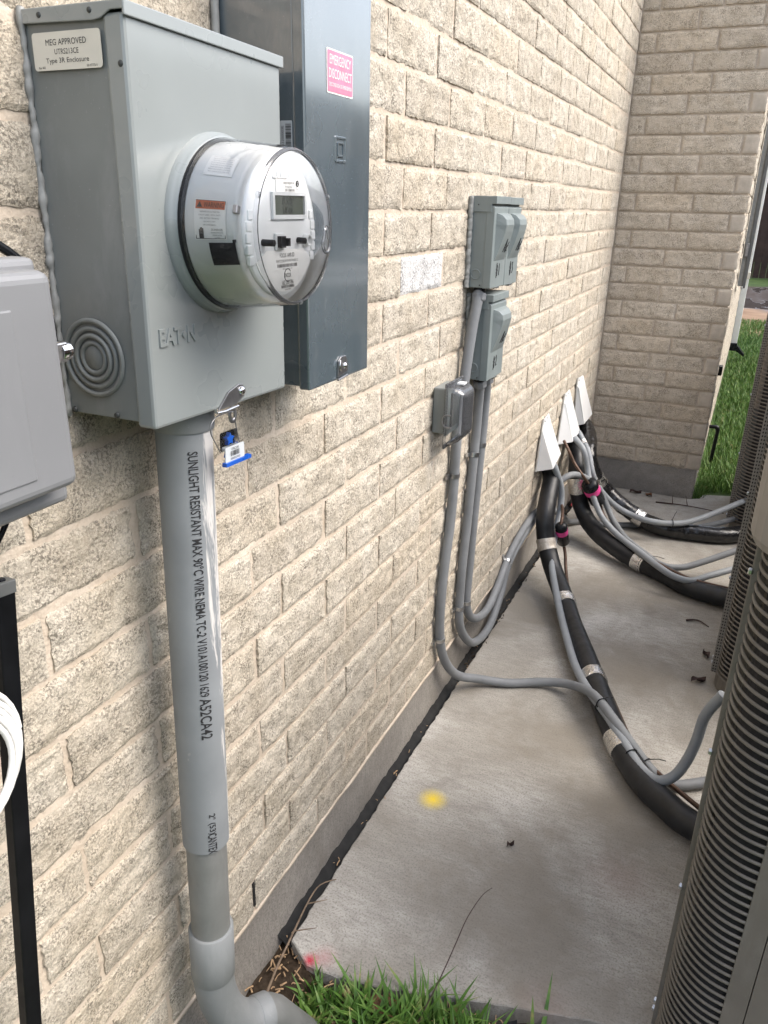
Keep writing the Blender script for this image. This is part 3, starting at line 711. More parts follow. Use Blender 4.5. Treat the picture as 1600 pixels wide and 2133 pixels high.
for i, t in enumerate(('HAZARDOUS VOLTAGES ON', 'CIRCUIT CARD.  METAL PARTS', 'AND  BATTERY TERMINALS', 'CAN SHOCK, BURN,', 'OR CAUSE DEATH.')):
    drumtext(t, .0013, (.020, .0225, .020, .0125, .013)[i], .1638, .0150-i*.0029, 'ink_soft')
drumtext('DE-ENERGIZE', .0019, .0115, .1712, -.0008)
for i, t in enumerate(('BEFORE HANDLING,', 'OR REPLACING', 'BATTERY')): drumtext(t, .0013, (.0125, .0095, .0055)[i], .1712, -.0034-i*.0024, 'ink_soft')
hand = MB()
for i, (hx, h0, h1) in enumerate(((.1530, -.005, -.0005), (.1542, -.005, .0010), (.1554, -.005, .0012), (.1566, -.005, .0004))): hand.add([(hx-.0005, h0, .0013), (hx+.0005, h0, .0013), (hx+.0005, h1, .0013), (hx-.0005, h1, .0013)], [(0, 1, 2, 3)])
hand.add([(.1525, -.0085, .0013), (.1571, -.0085, .0013), (.1571, -.0045, .0013), (.1525, -.0045, .0013)], [(0, 1, 2, 3)])
obj('hand_mark', on_drum(hand), 'ink', wl_)
fr = [(.1488, -.0088), (.1788, -.0088), (.1788, .0252), (.1488, .0252), (.1488, -.0088)]
obj('label_frame', on_drum(MB().tube([(a, b_, .001) for a, b_ in fr], .0003, 5)), 'ink', wl_)
il = obj('info_label', on_drum(gridplate(.1490, .1790, .0500, .0740)), 'label_white', em)
for i in range(8): drumtext('Electric meter property of the utility', .0013, .023-.001*(i % 3), .1645, .0720-i*.0026, 'ink_soft', il)
obj('drum_window', on_drum(gridplate(.1610, .1885, -.0345, -.0125, z=.0009)), 'black_plastic', em)
obj('drum_notch', on_drum(MB().box(.1862, .1885, -.0125, -.0095, -.001, .0016)), 'black_plastic', em)
obj('side_clip', on_drum(MB().bbox(.1880, .1930, .0145, .0225, -.002, .004, .0008, 1)), 'zinc_dark', em)

# ------------------------------------------------------------------ seal tag hanging from the latch
st = empty('seal_tag', (.116, .70, .945), 'blue and white utility seal tag hanging on a wire below the grey meter box', 'tag')
XT = .1165
wire = [(.709, 1.003), (.703, 1.0045), (.690, 1.0055), (.674, 1.0045), (.665, .998), (.664, .988), (.670, .978), (.6795, .962)]
obj('wire', MB().tube(relax(spline([(XT, a, b_) for a, b_ in wire], .003), 2), .0007, 6).tube(relax(spline([(XT, a, b_) for a, b_ in [(.709, 1.001), (.711, .992), (.712, .984), (.714, .975), (.717, .965)]], .003), 1), .0007, 6), 'zinc_dark', st)
ta = Vector((0, .045, -.0055)).normalized(); tb = Vector((0, .0055, .045)).normalized()
ta = Vector((0, math.cos(R_(-2)), math.sin(R_(-2)))); tb = Vector((0, math.sin(R_(2)), math.cos(R_(2))))
tp = obj('tag_plate', place(plate_mb(.037, .0185, .002, .0012), (XT, .7055, .9555), ta, tb), 'label_silver', st)
text('ONCOR', .0030, .0145, Vector((XT+.0016, .7055, .9555))+tb*.0058, ta, tb, 'ink', tp)
obj('barcode', place(barcode_mb(.018, .0062, 30, seed=8), Vector((XT+.0016, .7055, .9555))+tb*.0004, ta, tb), 'ink', tp)
text('000002903', .0026, .0185, Vector((XT+.0016, .7055, .9555))-tb*.0056, ta, tb, 'ink', tp)
obj('tag_base', place(MB().box(-.0245, .0255, -.0022, .0022, -.002, .004), Vector((XT, .7085, .9448)), ta, tb), 'blue_plastic', st)
obj('tag_back', place(MB().prism([(-.015, -.006), (.015, -.006), (.008, .012), (-.008, .012)], 'z', -.0035, -.0005), Vector((XT, .7045, .9585)), ta, tb), 'blue_plastic', st)
star = [((.0078 if i % 2 == 0 else .0042)*math.sin(R_(i*36)), (.0078 if i % 2 == 0 else .0042)*math.cos(R_(i*36))) for i in range(10)][::-1]
obj('tag_star', place(MB().prism(star, 'z', -.001, .001), Vector((XT, .6985, .9735)), ta, tb), 'blue_plastic', st)
obj('tag_shield', place(MB().prism(rrect(.034, .022, .003), 'z', -.0005, .0005), Vector((XT+.0003, .6965, .973)), ta, tb), 'clear_cover', st)

# ------------------------------------------------------------------ disconnect panel
pn = empty('breaker_panel', (.06, .965, .994), 'tall dark slate-blue steel disconnect panel with a pink emergency sticker', 'electrical panel')
py0, py1, pz0, pz1, PD = .876, 1.053, .994, 1.62, .1205
obj('body', MB().box(.001, .104, py0+.0025, py1-.0025, pz0+.004, pz1), 'paint_dark', pn, bevel=.001)
pc = obj('cover', MB().bbox(.104, PD, py0, py1, pz0, pz1, .0025, 2), 'paint_dark', pn)
sk = obj('emergency_sticker', place(plate_mb(.069, .048, .002, .0005), (PD+.0002, .9635, 1.3775), YD, ZD), 'label_white', pn)
obj('sticker_field', place(plate_mb(.066, .0445, .0015, .0003), (PD+.0008, .9635, 1.3775), YD, ZD), 'pink_faded', sk)
text('EMERGENCY', .0105, .056, (PD+.0014, .9635, 1.3905), YD, ZD, 'label_white', sk)
text('DISCONNECT', .0105, .060, (PD+.0014, .9635, 1.3755), YD, ZD, 'label_white', sk)
text('DESCONEXION DE EMERGENCIA', .0042, .060, (PD+.0014, .9635, 1.3635), YD, ZD, 'label_white', sk)
bl = obj('barcode_label', place(plate_mb(.0165, .033, .0015, .0005), (.0935, py0+.0016, 1.302), XD, ZD), 'label_silver', pn)
obj('barcode', place(barcode_mb(.027, .008, 40, seed=11), (.0965, py0+.0009, 1.302), (0, 0, 1), (-1, 0, 0)), 'ink', bl)
text('02200003E', .0035, .022, (.0885, py0+.0009, 1.302), (0, 0, 1), (-1, 0, 0), 'ink', bl)
lg = MB()
for (a, b_) in ((.0148, .0128), (.0085, .0066)):
    o_ = rrect(a*2, a*2, .0015); i_ = rrect(b_*2, b_*2, .001); k = len(o_)
    lg.add([(PD+.0014, .9645+p_[0], 1.292+p_[1]) for p_ in o_]+[(PD+.0014, .9645+p_[0], 1.292+p_[1]) for p_ in i_]+[(PD, .9645+p_[0]*1.05, 1.292+p_[1]*1.05) for p_ in o_]+[(PD, .9645+p_[0]*.95, 1.292+p_[1]*.95) for p_ in i_],
           [(i, (i+1) % k, k+(i+1) % k, k+i) for i in range(k)]+[(i, 2*k+i, 2*k+(i+1) % k, (i+1) % k) for i in range(k)]+[(k+i, k+(i+1) % k, 3*k+(i+1) % k, 3*k+i) for i in range(k)])
obj('embossed_logo', lg, 'paint_dark', pc)
lt = MB().prism([(.952, .9985), (.982, 1.003), (.984, 1.010), (.976, 1.0265), (.962, 1.0265), (.954, 1.021)], 'x', PD+.0004, PD+.0028)
obj('latch', lt, 'zinc_dark', pn, bevel=.0006)
obj('rivet', MB().lathe([(0, .0048), (.002, .004), (.003, 0)], (PD+.0028, .973, 1.012), 'x', 18), 'chrome', pn)
obj('latch_loop', MB().tube(spline([(PD+.0035, .9575, 1.022), (PD+.0045, .9545, 1.015), (PD+.0045, .956, 1.0085), (PD+.0035, .961, 1.007)], .002), .0012, 8), 'chrome', pn)
obj('latch_bail', MB().tube([(PD+.004, .949, .9955), (PD+.004, .978, .998)], .0016, 8), 'zinc_dark', pn)
cl = MB().tube(relax([Vector((.003, py0-.003+random.uniform(-.004, .002), z)) for z in np.linspace(pz0, pz1, 50)], 1), .005, 8)
obj('caulk', cl, 'caulk', pn)

# ------------------------------------------------------------------ plastic telecom box, cables, post, coil at left
tb_ = empty('utility_box', (.06, .33, .975), 'light grey plastic utility box at the left edge, partly cut off by the frame', 'utility box')
obj('base', MB().bbox(.001, .102, .20, .474, .972, 1.165, .007, 3), 'plastic_grey', tb_)
lid = MB().bbox(.088, .133, .185, .459, .998, 1.176, .009, 4)
obj('lid', lid, 'plastic_grey', tb_)
obj('lid_rim', MB().bbox(.086, .112, .180, .464, 1.010, 1.1845, .006, 3), 'plastic_grey', tb_)
obj('lid_panel', MB().bbox(.131, .1342, .215, .415, 1.015, 1.150, .0015, 2), 'plastic_grey', tb_)
obj('latch_cup', MB().lathe([(.0, .0078), (-.010, .0082), (-.0105, .0066), (-.001, .0062), (-.001, 0)], (.104, .490, 1.106), 'y', 28), 'chrome', tb_)
obj('latch_bolt', MB().lathe([(0, .0042), (-.007, .0042), (-.0075, .0034), (-.0075, 0)], (.104, .490, 1.106), 'y', 6, smooth=False), 'chrome', tb_)
obj('latch_tab', MB().bbox(.088, .110, .455, .486, 1.098, 1.114, .001, 1), 'zinc', tb_)
def cable(name, pts, r, mat, label, cat='cable', step=.01, seg=10, group=None):
    return tag(obj(name, MB().tube(relax(spline(pts, step), 2), r, seg), mat), label, cat, group)
cable('cable', [(.05, .462, .985), (.05, .452, .963), (.045, .440, .940), (.04, .41, .905), (.03, .36, .86)], .0026, 'black_plastic', 'black cable hanging from under the light grey utility box')
cable('cable', [(.06, .470, .985), (.055, .455, .966), (.05, .430, .952), (.05, .39, .945), (.05, .33, .94)], .0030, 'black_plastic', 'black cable running left from under the light grey utility box')
cable('cable', [(.03, .42, 1.225), (.035, .463, 1.205), (.04, .500, 1.184), (.045, .520, 1.160), (.04, .535, 1.11), (.035, .530, 1.05), (.03, .515, 1.0), (.03, .49, .97)], .0042, 'black_plastic', 'black cable passing behind the light grey utility box against the meter box')
bp = empty('black_post', (.06, .33, -.20), 'slim black square metal post leaning in front of the brick wall at left', 'post')
pa, pb = Vector((.062, .418, .905)), Vector((.062, .279, -.21))
ax = (pa-pb).normalized(); sd_ = Vector((0, ax.z, -ax.y)); L_ = (pa-pb).length
def postx(v): return pb+sd_*v.y+ax*v.z+Vector((v.x, 0, 0))
obj('tube', MB().bbox(-.006, .006, -.0095, .0095, 0, L_, .0012, 2).xf(postx), 'post_black', bp)
obj('top_bracket', MB().box(-.0068, .0068, -.0102, .0102, L_-.012, L_+.001).xf(postx), 'panel_far', bp, bevel=.001)
obj('bolt', MB().bbox(-.003, .003, -.004, .003, L_-.0025, L_+.0035, .001, 1).xf(postx), 'black_plastic', bp)
cpts = []
for i in range(0, 5*36-8):
    a = R_(i*10); k = i/36; rr = .078-.0058*(k % 5)+.0015*math.sin(k*3)
    cpts.append((  .086+.0045*k+.002*math.sin(a+k), .314+rr*math.cos(a)*.98, .772+rr*math.sin(a)*1.0))

tag(obj('cable_coil', MB().tube(cpts, .0028, 10), 'white_cable'), 'coil of white cable hanging at the left edge in front of the black post', 'cable coil')

# ------------------------------------------------------------------ riser conduit
rc = empty('conduit_riser', (.062, .66, -.2), 'thick grey plastic conduit pipe dropping from the meter box down to the soil', 'conduit')
A = Vector((.062, .6865, 1.02)); B = Vector((.062, .6505, .11))
dirc = (B-A).normalized()
def along(z): t = (z-A.z)/(B.z-A.z); return A+(B-A)*t
obj('hub', MB().tube([along(1.012), along(1.006), along(.986), along(.983)], .0375, 32, rf=lambda t, i: (.034, .0358, .0358, .0345)[i]), 'pvc', rc)
sl = obj('sleeve', MB().tube([along(z) for z in np.linspace(.984, .383, 12)], .0326, 40), 'pvc_smeared', rc)
obj('pipe', MB().tube([along(.40), along(.16)], .0287, 40), 'pvc_old', rc)
obj('coupling', MB().tube([along(.217), along(.215), along(.125), along(.122)], .037, 40, rf=lambda t, i: (.0315, .0333, .0333, .0315)[i]), 'pvc', rc)
ec = along(.118); el = [along(.14)]; hd = Vector((.46, .888, 0))
for i in range(0, 17):
    a = R_(84*i/16); el.append(Vector((ec.x, ec.y, 0))+hd*(.078*(1-math.cos(a)))+Vector((0, 0, ec.z-.158*math.sin(a))))
d_ = (el[-1]-el[-2]).normalized(); el.append(el[-1]+d_*.006)
obj('elbow', MB().tube(el, .0308, 40), 'pvc', rc)
obj('elbow_collar', MB().tube([el[-2]-d_*.006, el[-2]-d_*.004, el[-1]+d_*.012], .0362, 40, rf=lambda t, i: (.0308, .0328, .0328)[i]), 'pvc', rc)
d2_ = Vector((.26, .40, -.88))
obj('pipe_end', MB().tube([el[-1]+d_*.004, el[-1]+d_*.014, el[-1]+d_*.020+d2_*.012, el[-1]+d_*.022+d2_*.14], .0290, 32), 'pvc_old', rc)
def on_pipe(mb, z, r, ang):    # text running down the pipe; x along axis (downwards), y around
    bm = bmesh.new(); vv = [bm.verts.new(v) for v in mb.v]
    for f in mb.f:
        try: bm.faces.new([vv[i] for i in f])
        except ValueError: pass
    bmesh.ops.triangulate(bm, faces=bm.faces[:])
    for _ in range(2):
        le = [e for e in bm.edges if e.calc_length() > .006]
        if le: bmesh.ops.subdivide_edges(bm, edges=le, cuts=1); bmesh.ops.triangulate(bm, faces=bm.faces[:])
    bm.verts.index_update()
    out = MB().add([tuple(v.co) for v in bm.verts], [tuple(v.index for v in f.verts) for f in bm.faces]); bm.free()
    side = Vector((0, 1, 0)); side = (side-dirc*side.dot(dirc)).normalized(); outv = Vector((1, 0, 0))
    base = along(z)
    def f(v):
        a = ang+v.y/r
        return base+dirc*v.x+outv*(math.cos(a)*(r+.0005))+side*(math.sin(a)*(r+.0005))
    return out.xf(f)
for (t, hgt, ln, z, mt) in (('SUNLIGHT RESISTANT MAX 90°C WIRE NEMA TC-2 V101A100120 1629', .0125, .325, .800, 'ink'), ('A52CA42', .0150, .062, .6040, 'ink'), ('2" (53)', .0115, .034, .4335, 'ink'), ('CANTEX', .0125, .034, .4000, 'ink')):
    mb = text_mb(t, hgt, ln, bold=.012); obj('print', on_pipe(mb, z, .0326, -.62), mt, sl)
cable('ground_wire', [(.045, .683, .21), (.05, .693, .20), (.048, .700, .16), (.045, .700, .11), (.04, .70, .04), (.04, .72, -.1), (.05, .74, -.19)], .0022, 'twig_dark', 'short dark ground wire beside the conduit coupling near the soil', 'wire')

# ------------------------------------------------------------------ ac disconnect boxes
def disconnect(loc, wd, hgt, label, hw, num, first=True, tabw=True):
    e = empty('disconnect_box', loc, label, 'electrical box', 'air conditioner disconnect boxes on the wall')
    d = .062
    obj('body', MB().box(.001, .048, .001, wd-.001, .001, hgt-.002), 'paint_disc', e, True, bevel=.0012)
    obj('cover', MB().prism([(.042, 0), (d, 0), (d, hgt-.024), (.058, hgt-.020), (.042, hgt-.020)], 'y', -.0006, wd+.0006), 'paint_disc', e, True, bevel=.0014)
    obj('top_cap', MB().prism([(.002, hgt-.034), (.055, hgt-.034), (.055, hgt-.016), (.066, hgt-.016), (.066, hgt+.001), (.002, hgt+.001)], 'y', -.0022, wd+.0022), 'paint_disc', e, True, bevel=.001)
    # bulging pull handle: rounded at the top, running out below
    hb = MB(); prof = [(hgt-.036, .000), (hgt-.040, .012), (hgt-.050, .0215), (hgt-.062, .0235), (hgt-.078, .0205), (hgt-.105, .0135), (hgt-.130, .0055), (hgt-.143, .0004)]
    a0, a1 = wd*.14, wd*.92; ins = wd*.10
    vs = []
    for (z, o_) in prof: vs += [(d, a0, z), (d+o_*.97, a0+ins*min(1, o_/.02), z), (d+o_, a0+ins*min(1, o_/.02)+.004, z), (d+o_, a1-ins*min(1, o_/.02)-.004, z), (d+o_*.97, a1-ins*min(1, o_/.02), z), (d, a1, z)]
    for i in range(len(prof)-1):
        hb.add(vs[i*6:i*6+12], [(k, k+1, 7+k, 6+k) for k in range(5)])
    obj('handle', hb, 'paint_disc', e, True)
    obj('knockout', MB().lathe([(-.0006, .0125), (-.0020, .012), (-.0020, .0105), (-.0006, .010)], (.024, .0, .032), 'y', 28), 'paint_disc', e, True)
    obj('screw', MB().lathe([(-.0028, 0), (-.0028, .0016), (-.001, .002)], (.022, .0, hgt-.018), 'y', 10), 'screw_dark', e, True)
    obj('screw', MB().lathe([(-.0018, 0), (-.0018, .0016), (-.0004, .002)], (.036, .0, .007), 'y', 10), 'screw_dark', e, True)
    obj('caulk', MB().tube(relax([Vector((.004, -.004+random.uniform(-.004, .003), z)) for z in np.linspace(0, hgt, 70)], 2), .006, 8, rf=lambda t, i: .0055+.0015*random.random()), 'caulk', e, True)
    obj('hasp', MB().prism([(wd*.40, -.004), (wd*.66, -.002), (wd*.66, .001), (wd*.40, .0)], 'x', d-.012, d+.001), 'zinc', e, True)
    # marker writing
    def stroke(ptsl, z0_, y0_, sc, sl, ):
        mb = MB()
        for pl in ptsl:
            mb.tube([(d+.0012+sl(b_*sc+z0_), y0_+a*sc*.8, z0_+b_*sc) for a, b_ in pl], .0008, 5)
        return mb
    def hoff(z):
        for (za, oa), (zb, ob) in zip(prof[:-1], prof[1:]):
            if zb <= z <= za: return oa+(ob-oa)*(za-z)/(za-zb)
        return 0
    Astr = [[(0, 0), (.45, 1.25)], [(.45, 1.25), (.8, -.05)], [(.1, .35), (.9, .55)], [(1.5, .95), (1.05, .5), (1.2, .05), (1.6, .15)], [(1.2, .5), (1.6, .6)]]
    obj('marker_writing', stroke(Astr, hgt-.124, wd*.50, .024, hoff), 'ink', e, True)
    hashm = [[(.15, -.3), (.3, 1.15)], [(.42, -.15), (.5, .95)], [(-.05, .55), (.7, .75)], [(-.05, .2), (.65, .4)]]
    nums = {'1': [[(1.3, 1.05), (1.2, -.1)]], '2': [[(1.0, .8), (1.3, 1.1), (1.5, .8), (1.05, .0), (1.6, .1)]], '3': [[(1.0, 1.0), (1.4, 1.05), (1.2, .6), (1.5, .3), (1.1, -.1)]]}
    obj('marker_writing', stroke(hashm+nums[num], .030, wd*.34, .024, lambda z: 0), 'ink', e, True)
    return e
disconnect((0, 1.846, 1.042), .1135, .2065, 'upper grey disconnect box marked AC #1, left of its pair', None, '1')
disconnect((0, 1.9635, 1.040), .1135, .2075, 'upper grey disconnect box marked AC #3, right of its pair', None, '3')
disconnect((0, 1.872, .811), .132, .213, 'lower single grey disconnect box marked AC #2', None, '2')
def connector(parent_label, p, d, label):
    e = empty('conduit_connector', p, label, 'conduit fitting')
    d = Vector(d).normalized(); p = Vector(p)
    obj('nut', MB().tube([p, p+d*.004, p+d*.016, p+d*.020], .0185, 8, smooth=False, rf=lambda t, i: (.016, .0185, .0185, .016)[i]), 'flex', e)
    obj('collar', MB().tube([p-d*.012, p+d*.002], .0145, 16), 'black_plastic', e)

# ------------------------------------------------------------------ outlet with clear cover
oe = empty('outlet_box', (0, 1.70, .70), 'outdoor outlet under a clear plastic bubble cover below the disconnect boxes', 'outlet')
obj('box', MB().bbox(.001, .033, 1.655, 1.742, .7225, .832, .003, 2), 'paint_side', oe)
obj('gasket_plate', MB().bbox(.033, .037, 1.652, 1.746, .718, .834, .0012, 1), 'paint_disc', oe)
obj('receptacle', MB().bbox(.037, .043, 1.678, 1.722, .735, .818, .002, 2), 'panel_far', oe)
def shell(x0, x1, y0_, y1_, z0_, z1_, ch):
    # hollow bubble: open back, chamfered front
    mb = MB(); R0 = [(y0_, z0_), (y1_, z0_), (y1_, z1_), (y0_, z1_)]
    R1 = [(y0_, z0_+.004), (y1_, z0_+.006), (y1_, z1_-.002), (y0_, z1_-.002)]; R2 = [(y0_+ch, z0_+ch*1.7), (y1_-ch, z0_+ch*1.7), (y1_-ch, z1_-ch*1.1), (y0_+ch, z1_-ch*1.1)]
    vs = [(x0, a, b_) for a, b_ in R0]+[(x0+(x1-x0)*.55, a, b_) for a, b_ in R1]+[(x1, a, b_) for a, b_ in R2]
    fs = [(i, (i+1) % 4, 4+(i+1) % 4, 4+i) for i in range(4)]+[(4+i, 4+(i+1) % 4, 8+(i+1) % 4, 8+i) for i in range(4)]+[(8, 9, 10, 11)]
    mb.add(vs, fs); return mb
o = obj('bubble_cover', shell(.036, .078, 1.650, 1.750, .695, .838, .014), 'clear_smoky', oe)
bv_ = o.modifiers.new('bev', 'BEVEL'); bv_.width = .011; bv_.segments = 3; bv_.limit_method = 'ANGLE'; bv_.angle_limit = R_(15); so_ = o.modifiers.new('sol', 'SOLIDIFY'); so_.thickness = .0015
obj('cover_flange', MB().bbox(.034, .040, 1.642, 1.756, .690, .700, .0015, 1).bbox(.034, .040, 1.642, 1.756, .836, .846, .0015, 1).bbox(.034, .040, 1.642, 1.650, .69, .846, .0015, 1), 'clear_smoky', oe)
obj('cover_clip', MB().bbox(.046, .064, 1.690, 1.712, .8365, .8415, .001, 1), 'white_plastic', oe)
obj('side_loop', MB().tube(spline([(.050, 1.6465, .772), (.036, 1.6465, .770), (.030, 1.6465, .757), (.036, 1.6465, .744), (.052, 1.6465, .743)], .003), .0022, 8), 'zinc_dark', oe)

# ------------------------------------------------------------------ flexible conduits, hoses
CONDA = [(0.03,1.866,1.035),(0.03,1.858,1.015),(0.025,1.84,0.94),(0.02,1.825,0.834),(0.016,1.81,0.725),(0.016,1.797,0.652),(0.015,1.799,0.559),(0.015,1.788,0.44),(0.015,1.761,0.324),(0.015,1.746,0.213),(0.016,1.753,0.103),(0.022,1.79,0.01),(0.04,1.86,-0.075),(0.087,1.935,-0.12),(0.169,1.976,-0.135),(0.261,2.02,-0.13),(0.342,2.015,-0.11),(0.425,1.937,-0.07),(0.501,1.841,-0.07),(0.564,1.776,-0.09),(0.621,1.738,-0.12),(0.672,1.722,-0.13),(0.727,1.753,-0.13),(0.80,1.80,-0.12)]
CONDB = [(0.03,1.915,0.82),(0.024,1.94,0.78),(0.018,1.957,0.72),(0.015,1.964,0.648),(0.015,1.954,0.553),(0.015,1.943,0.456),(0.015,1.934,0.371),(0.015,1.916,0.256),(0.015,1.912,0.131),(0.016,1.924,0.06),(0.018,1.971,-0.007),(0.022,2.046,-0.07),(0.022,2.154,-0.108),(0.022,2.259,-0.105),(0.018,2.374,-0.048),(0.015,2.437,0.02),(0.015,2.555,0.056),(0.015,2.75,0.075),(0.02,2.94,0.1),(0.05,3.0,0.162),(0.09,3.05,0.198),(0.13,3.148,0.168),(0.18,3.225,0.106),(0.22,3.26,0.03),(0.271,3.22,-0.035),(0.347,3.092,-0.055),(0.438,3.003,-0.07),(0.508,2.994,-0.1),(0.58,3.011,-0.1),(0.646,3.048,-0.08),(0.80,3.144,-0.02)]
CONDC = [(0.03,1.975,0.82),(0.024,2.0,0.78),(0.018,2.02,0.72),(0.015,2.023,0.633),(0.015,2.013,0.535),(0.015,2.003,0.435),(0.015,1.994,0.348),(0.015,1.986,0.225),(0.015,1.977,0.132),(0.016,1.985,0.085),(0.018,2.03,0.03),(0.02,2.115,-0.012),(0.02,2.215,-0.026),(0.017,2.326,0.003),(0.015,2.452,0.06),(0.015,2.618,0.095),(0.015,2.797,0.100),(0.03,2.95,0.08),(0.05,3.15,-0.02),(0.06,3.32,-0.115),(0.10,3.395,-0.135),(0.181,3.403,-0.136),(0.284,3.443,-0.136),(0.396,3.488,-0.132),(0.54,3.505,-0.12),(0.639,3.542,-0.11),(0.78,3.66,-0.08)]
WHIP1 = [(0.045,2.87,0.31),(0.06,2.87,0.285),(0.07,2.877,0.258),(0.09,2.90,0.189),(0.1,2.88,0.111),(0.108,2.80,0.062),(0.118,2.72,0.02),(0.138,2.634,-0.03),(0.185,2.506,-0.06),(0.222,2.416,-0.085),(0.283,2.26,-0.1),(0.345,2.109,-0.105),(0.405,1.977,-0.085),(0.478,1.869,-0.08),(0.538,1.778,-0.085),(0.589,1.703,-0.09),(0.635,1.662,-0.085),(0.671,1.665,-0.06),(0.693,1.676,-0.01),(0.705,1.684,0.05),(0.712,1.686,0.12),(0.74,1.683,0.19)]
HOSE1 = [(0.012,2.95,0.262),(0.032,2.93,0.252),(0.05,2.89,0.225),(0.06,2.814,0.18),(0.07,2.745,0.117),(0.088,2.72,0.031),(0.135,2.660,-0.045),(0.207,2.539,-0.09),(0.277,2.377,-0.108),(0.346,2.225,-0.114),(0.421,2.048,-0.114),(0.482,1.902,-0.114),(0.54,1.778,-0.114),(0.604,1.678,-0.114),(0.668,1.617,-0.112),(0.715,1.577,-0.108),(0.82,1.53,-0.10)]
HOSE2 = [(0.012,3.36,0.265),(0.035,3.35,0.258),(0.06,3.32,0.236),(0.08,3.25,0.200),(0.09,3.23,0.124),(0.11,3.24,0.03),(0.155,3.21,-0.04),(0.233,3.133,-0.078),(0.328,3.059,-0.098),(0.423,3.0,-0.108),(0.525,2.94,-0.112),(0.621,2.865,-0.112),(0.715,2.838,-0.11),(0.85,2.80,-0.1)]
HOSE3 = [(0.012,3.66,0.262),(0.04,3.60,0.262),(0.07,3.52,0.248),(0.092,3.44,0.226),(0.108,3.37,0.186),(0.14,3.42,0.088),(0.19,3.463,0.011),(0.27,3.456,-0.044),(0.363,3.448,-0.09),(0.463,3.425,-0.108),(0.586,3.441,-0.112),(0.735,3.48,-0.11),(0.95,3.66,-0.1)]
WHIP2 = [(0.05,3.37,0.297),(0.08,3.342,0.268),(0.12,3.29,0.229),(0.15,3.25,0.16),(0.18,3.285,0.084),(0.24,3.336,0.004),(0.31,3.37,-0.045),(0.394,3.34,-0.052),(0.492,3.371,-0.06),(0.595,3.441,-0.05),(0.80,3.64,0.02)]
WHIP3 = [(0.06,3.24,0.305),(0.11,3.2,0.268),(0.135,3.20,0.19),(0.16,3.175,0.125),(0.19,3.165,0.058),(0.235,3.138,0.0),(0.315,3.085,-0.045),(0.409,2.993,-0.058),(0.495,2.895,-0.062),(0.563,2.856,-0.075),(0.624,2.858,-0.08),(0.68,2.931,-0.08),(0.80,3.045,-0.06)]
COP1 = [(0.02,2.97,0.28),(0.03,3.02,0.2),(0.06,3.0,0.135),(0.11,2.86,0.125),(0.13,2.77,0.118),(0.133,2.748,0.095)]
COP1B = [(0.142,2.80,-0.005),(0.155,2.79,-0.04),(0.18,2.72,-0.09),(0.262,2.47,-0.132),(0.36,2.28,-0.142),(0.47,2.05,-0.142),(0.56,1.84,-0.13),(0.635,1.73,-0.115),(0.75,1.62,-0.1)]
COP2 = [(0.03,3.16,0.31),(0.06,3.14,0.274),(0.09,3.133,0.226),(0.13,3.115,0.187),(0.155,3.15,0.140)]
COP2B = [(0.192,3.28,0.02),(0.228,3.22,-0.018),(0.277,3.146,-0.04),(0.36,3.069,-0.058),(0.441,2.979,-0.066),(0.551,2.905,-0.075),(0.643,2.865,-0.078),(0.80,2.85,-0.08)]
def flex(name, pts, label, r=.0135, mat='flex', cat='conduit', step=.006, ribs=True):
    sp = relax(spline(pts, step), 4)
    e = empty(name, sp[-1], label, cat)
    obj('tube', MB().tube(sp, r, 16, rf=(lambda t, i: r*(1.0 if i % 2 else .965)) if ribs else None), mat, e)
    return e, sp
fa, spa = flex('flexible_conduit', CONDA, 'grey flexible conduit dropping from the disconnect boxes, crossing the pad to the nearest condenser')
fb, spb = flex('flexible_conduit', CONDB, 'grey flexible conduit looping lowest along the foundation toward the middle condenser')
fc, spc = flex('flexible_conduit', CONDC, 'grey flexible conduit, rightmost on the wall, looping above its neighbour toward the farthest condenser')
f1, sp1 = flex('flexible_conduit', WHIP1, 'light grey conduit lying along the nearest black insulated hose', mat='flex_light', r=.0130)
f2, sp2 = flex('flexible_conduit', WHIP2, 'light grey conduit lying on the farthest black insulated hose', mat='flex_light', r=.0130)
f3, sp3 = flex('flexible_conduit', WHIP3, 'light grey conduit lying along the middle black insulated hose', mat='flex_light', r=.0130)
def near(sp, p):
    p = Vector(p); i = min(range(len(sp)), key=lambda i: (sp[i]-p).length); return i
def strap(parent, sp, p, r=.0135, mat='zinc'):
    i = near(sp, p); c_ = sp[i]; t = (sp[min(i+1, len(sp)-1)]-sp[i-1]).normalized()
    obj('strap', MB().tube([c_-t*.006, c_+t*.006], r*1.10, 16), mat, parent)
    sd = Vector((-1, 0, 0)); w_ = t.cross(Vector((1, 0, 0))).normalized()
    if w_.y > 0: w_ = -w_
    q = Vector((.004, c_.y, c_.z))+w_*(r+.008)
    obj('strap_tab', MB().box(-.003, .003, -.009, .009, -.006, .006).xf(lambda v: q+Vector((v.x, 0, 0))+w_*v.y+t*v.z), mat, parent)
strap(fa, spa, (.016, 1.80, .57), mat='zinc_dark'); strap(fa, spa, (.016, 1.752, .105))
strap(fb, spb, (.016, 1.955, .585)); strap(fb, spb, (.016, 1.912, .12)); strap(fb, spb, (.016, 2.45, .03))
strap(fc, spc, (.016, 2.015, .595), mat='zinc_dark'); strap(fc, spc, (.016, 1.977, .11)); strap(fc, spc, (.016, 2.43, .05))
connector('a', (.03, 1.866, 1.030), (0, -.15, -1), 'grey conduit fitting under the disconnect box marked #1')
connector('b', (.03, 1.918, .803), (0, .3, -1), 'dark conduit fitting under the box marked #2, left one')
connector('c', (.03, 1.978, .803), (0, .3, -1), 'dark conduit fitting under the box marked #2, right one')
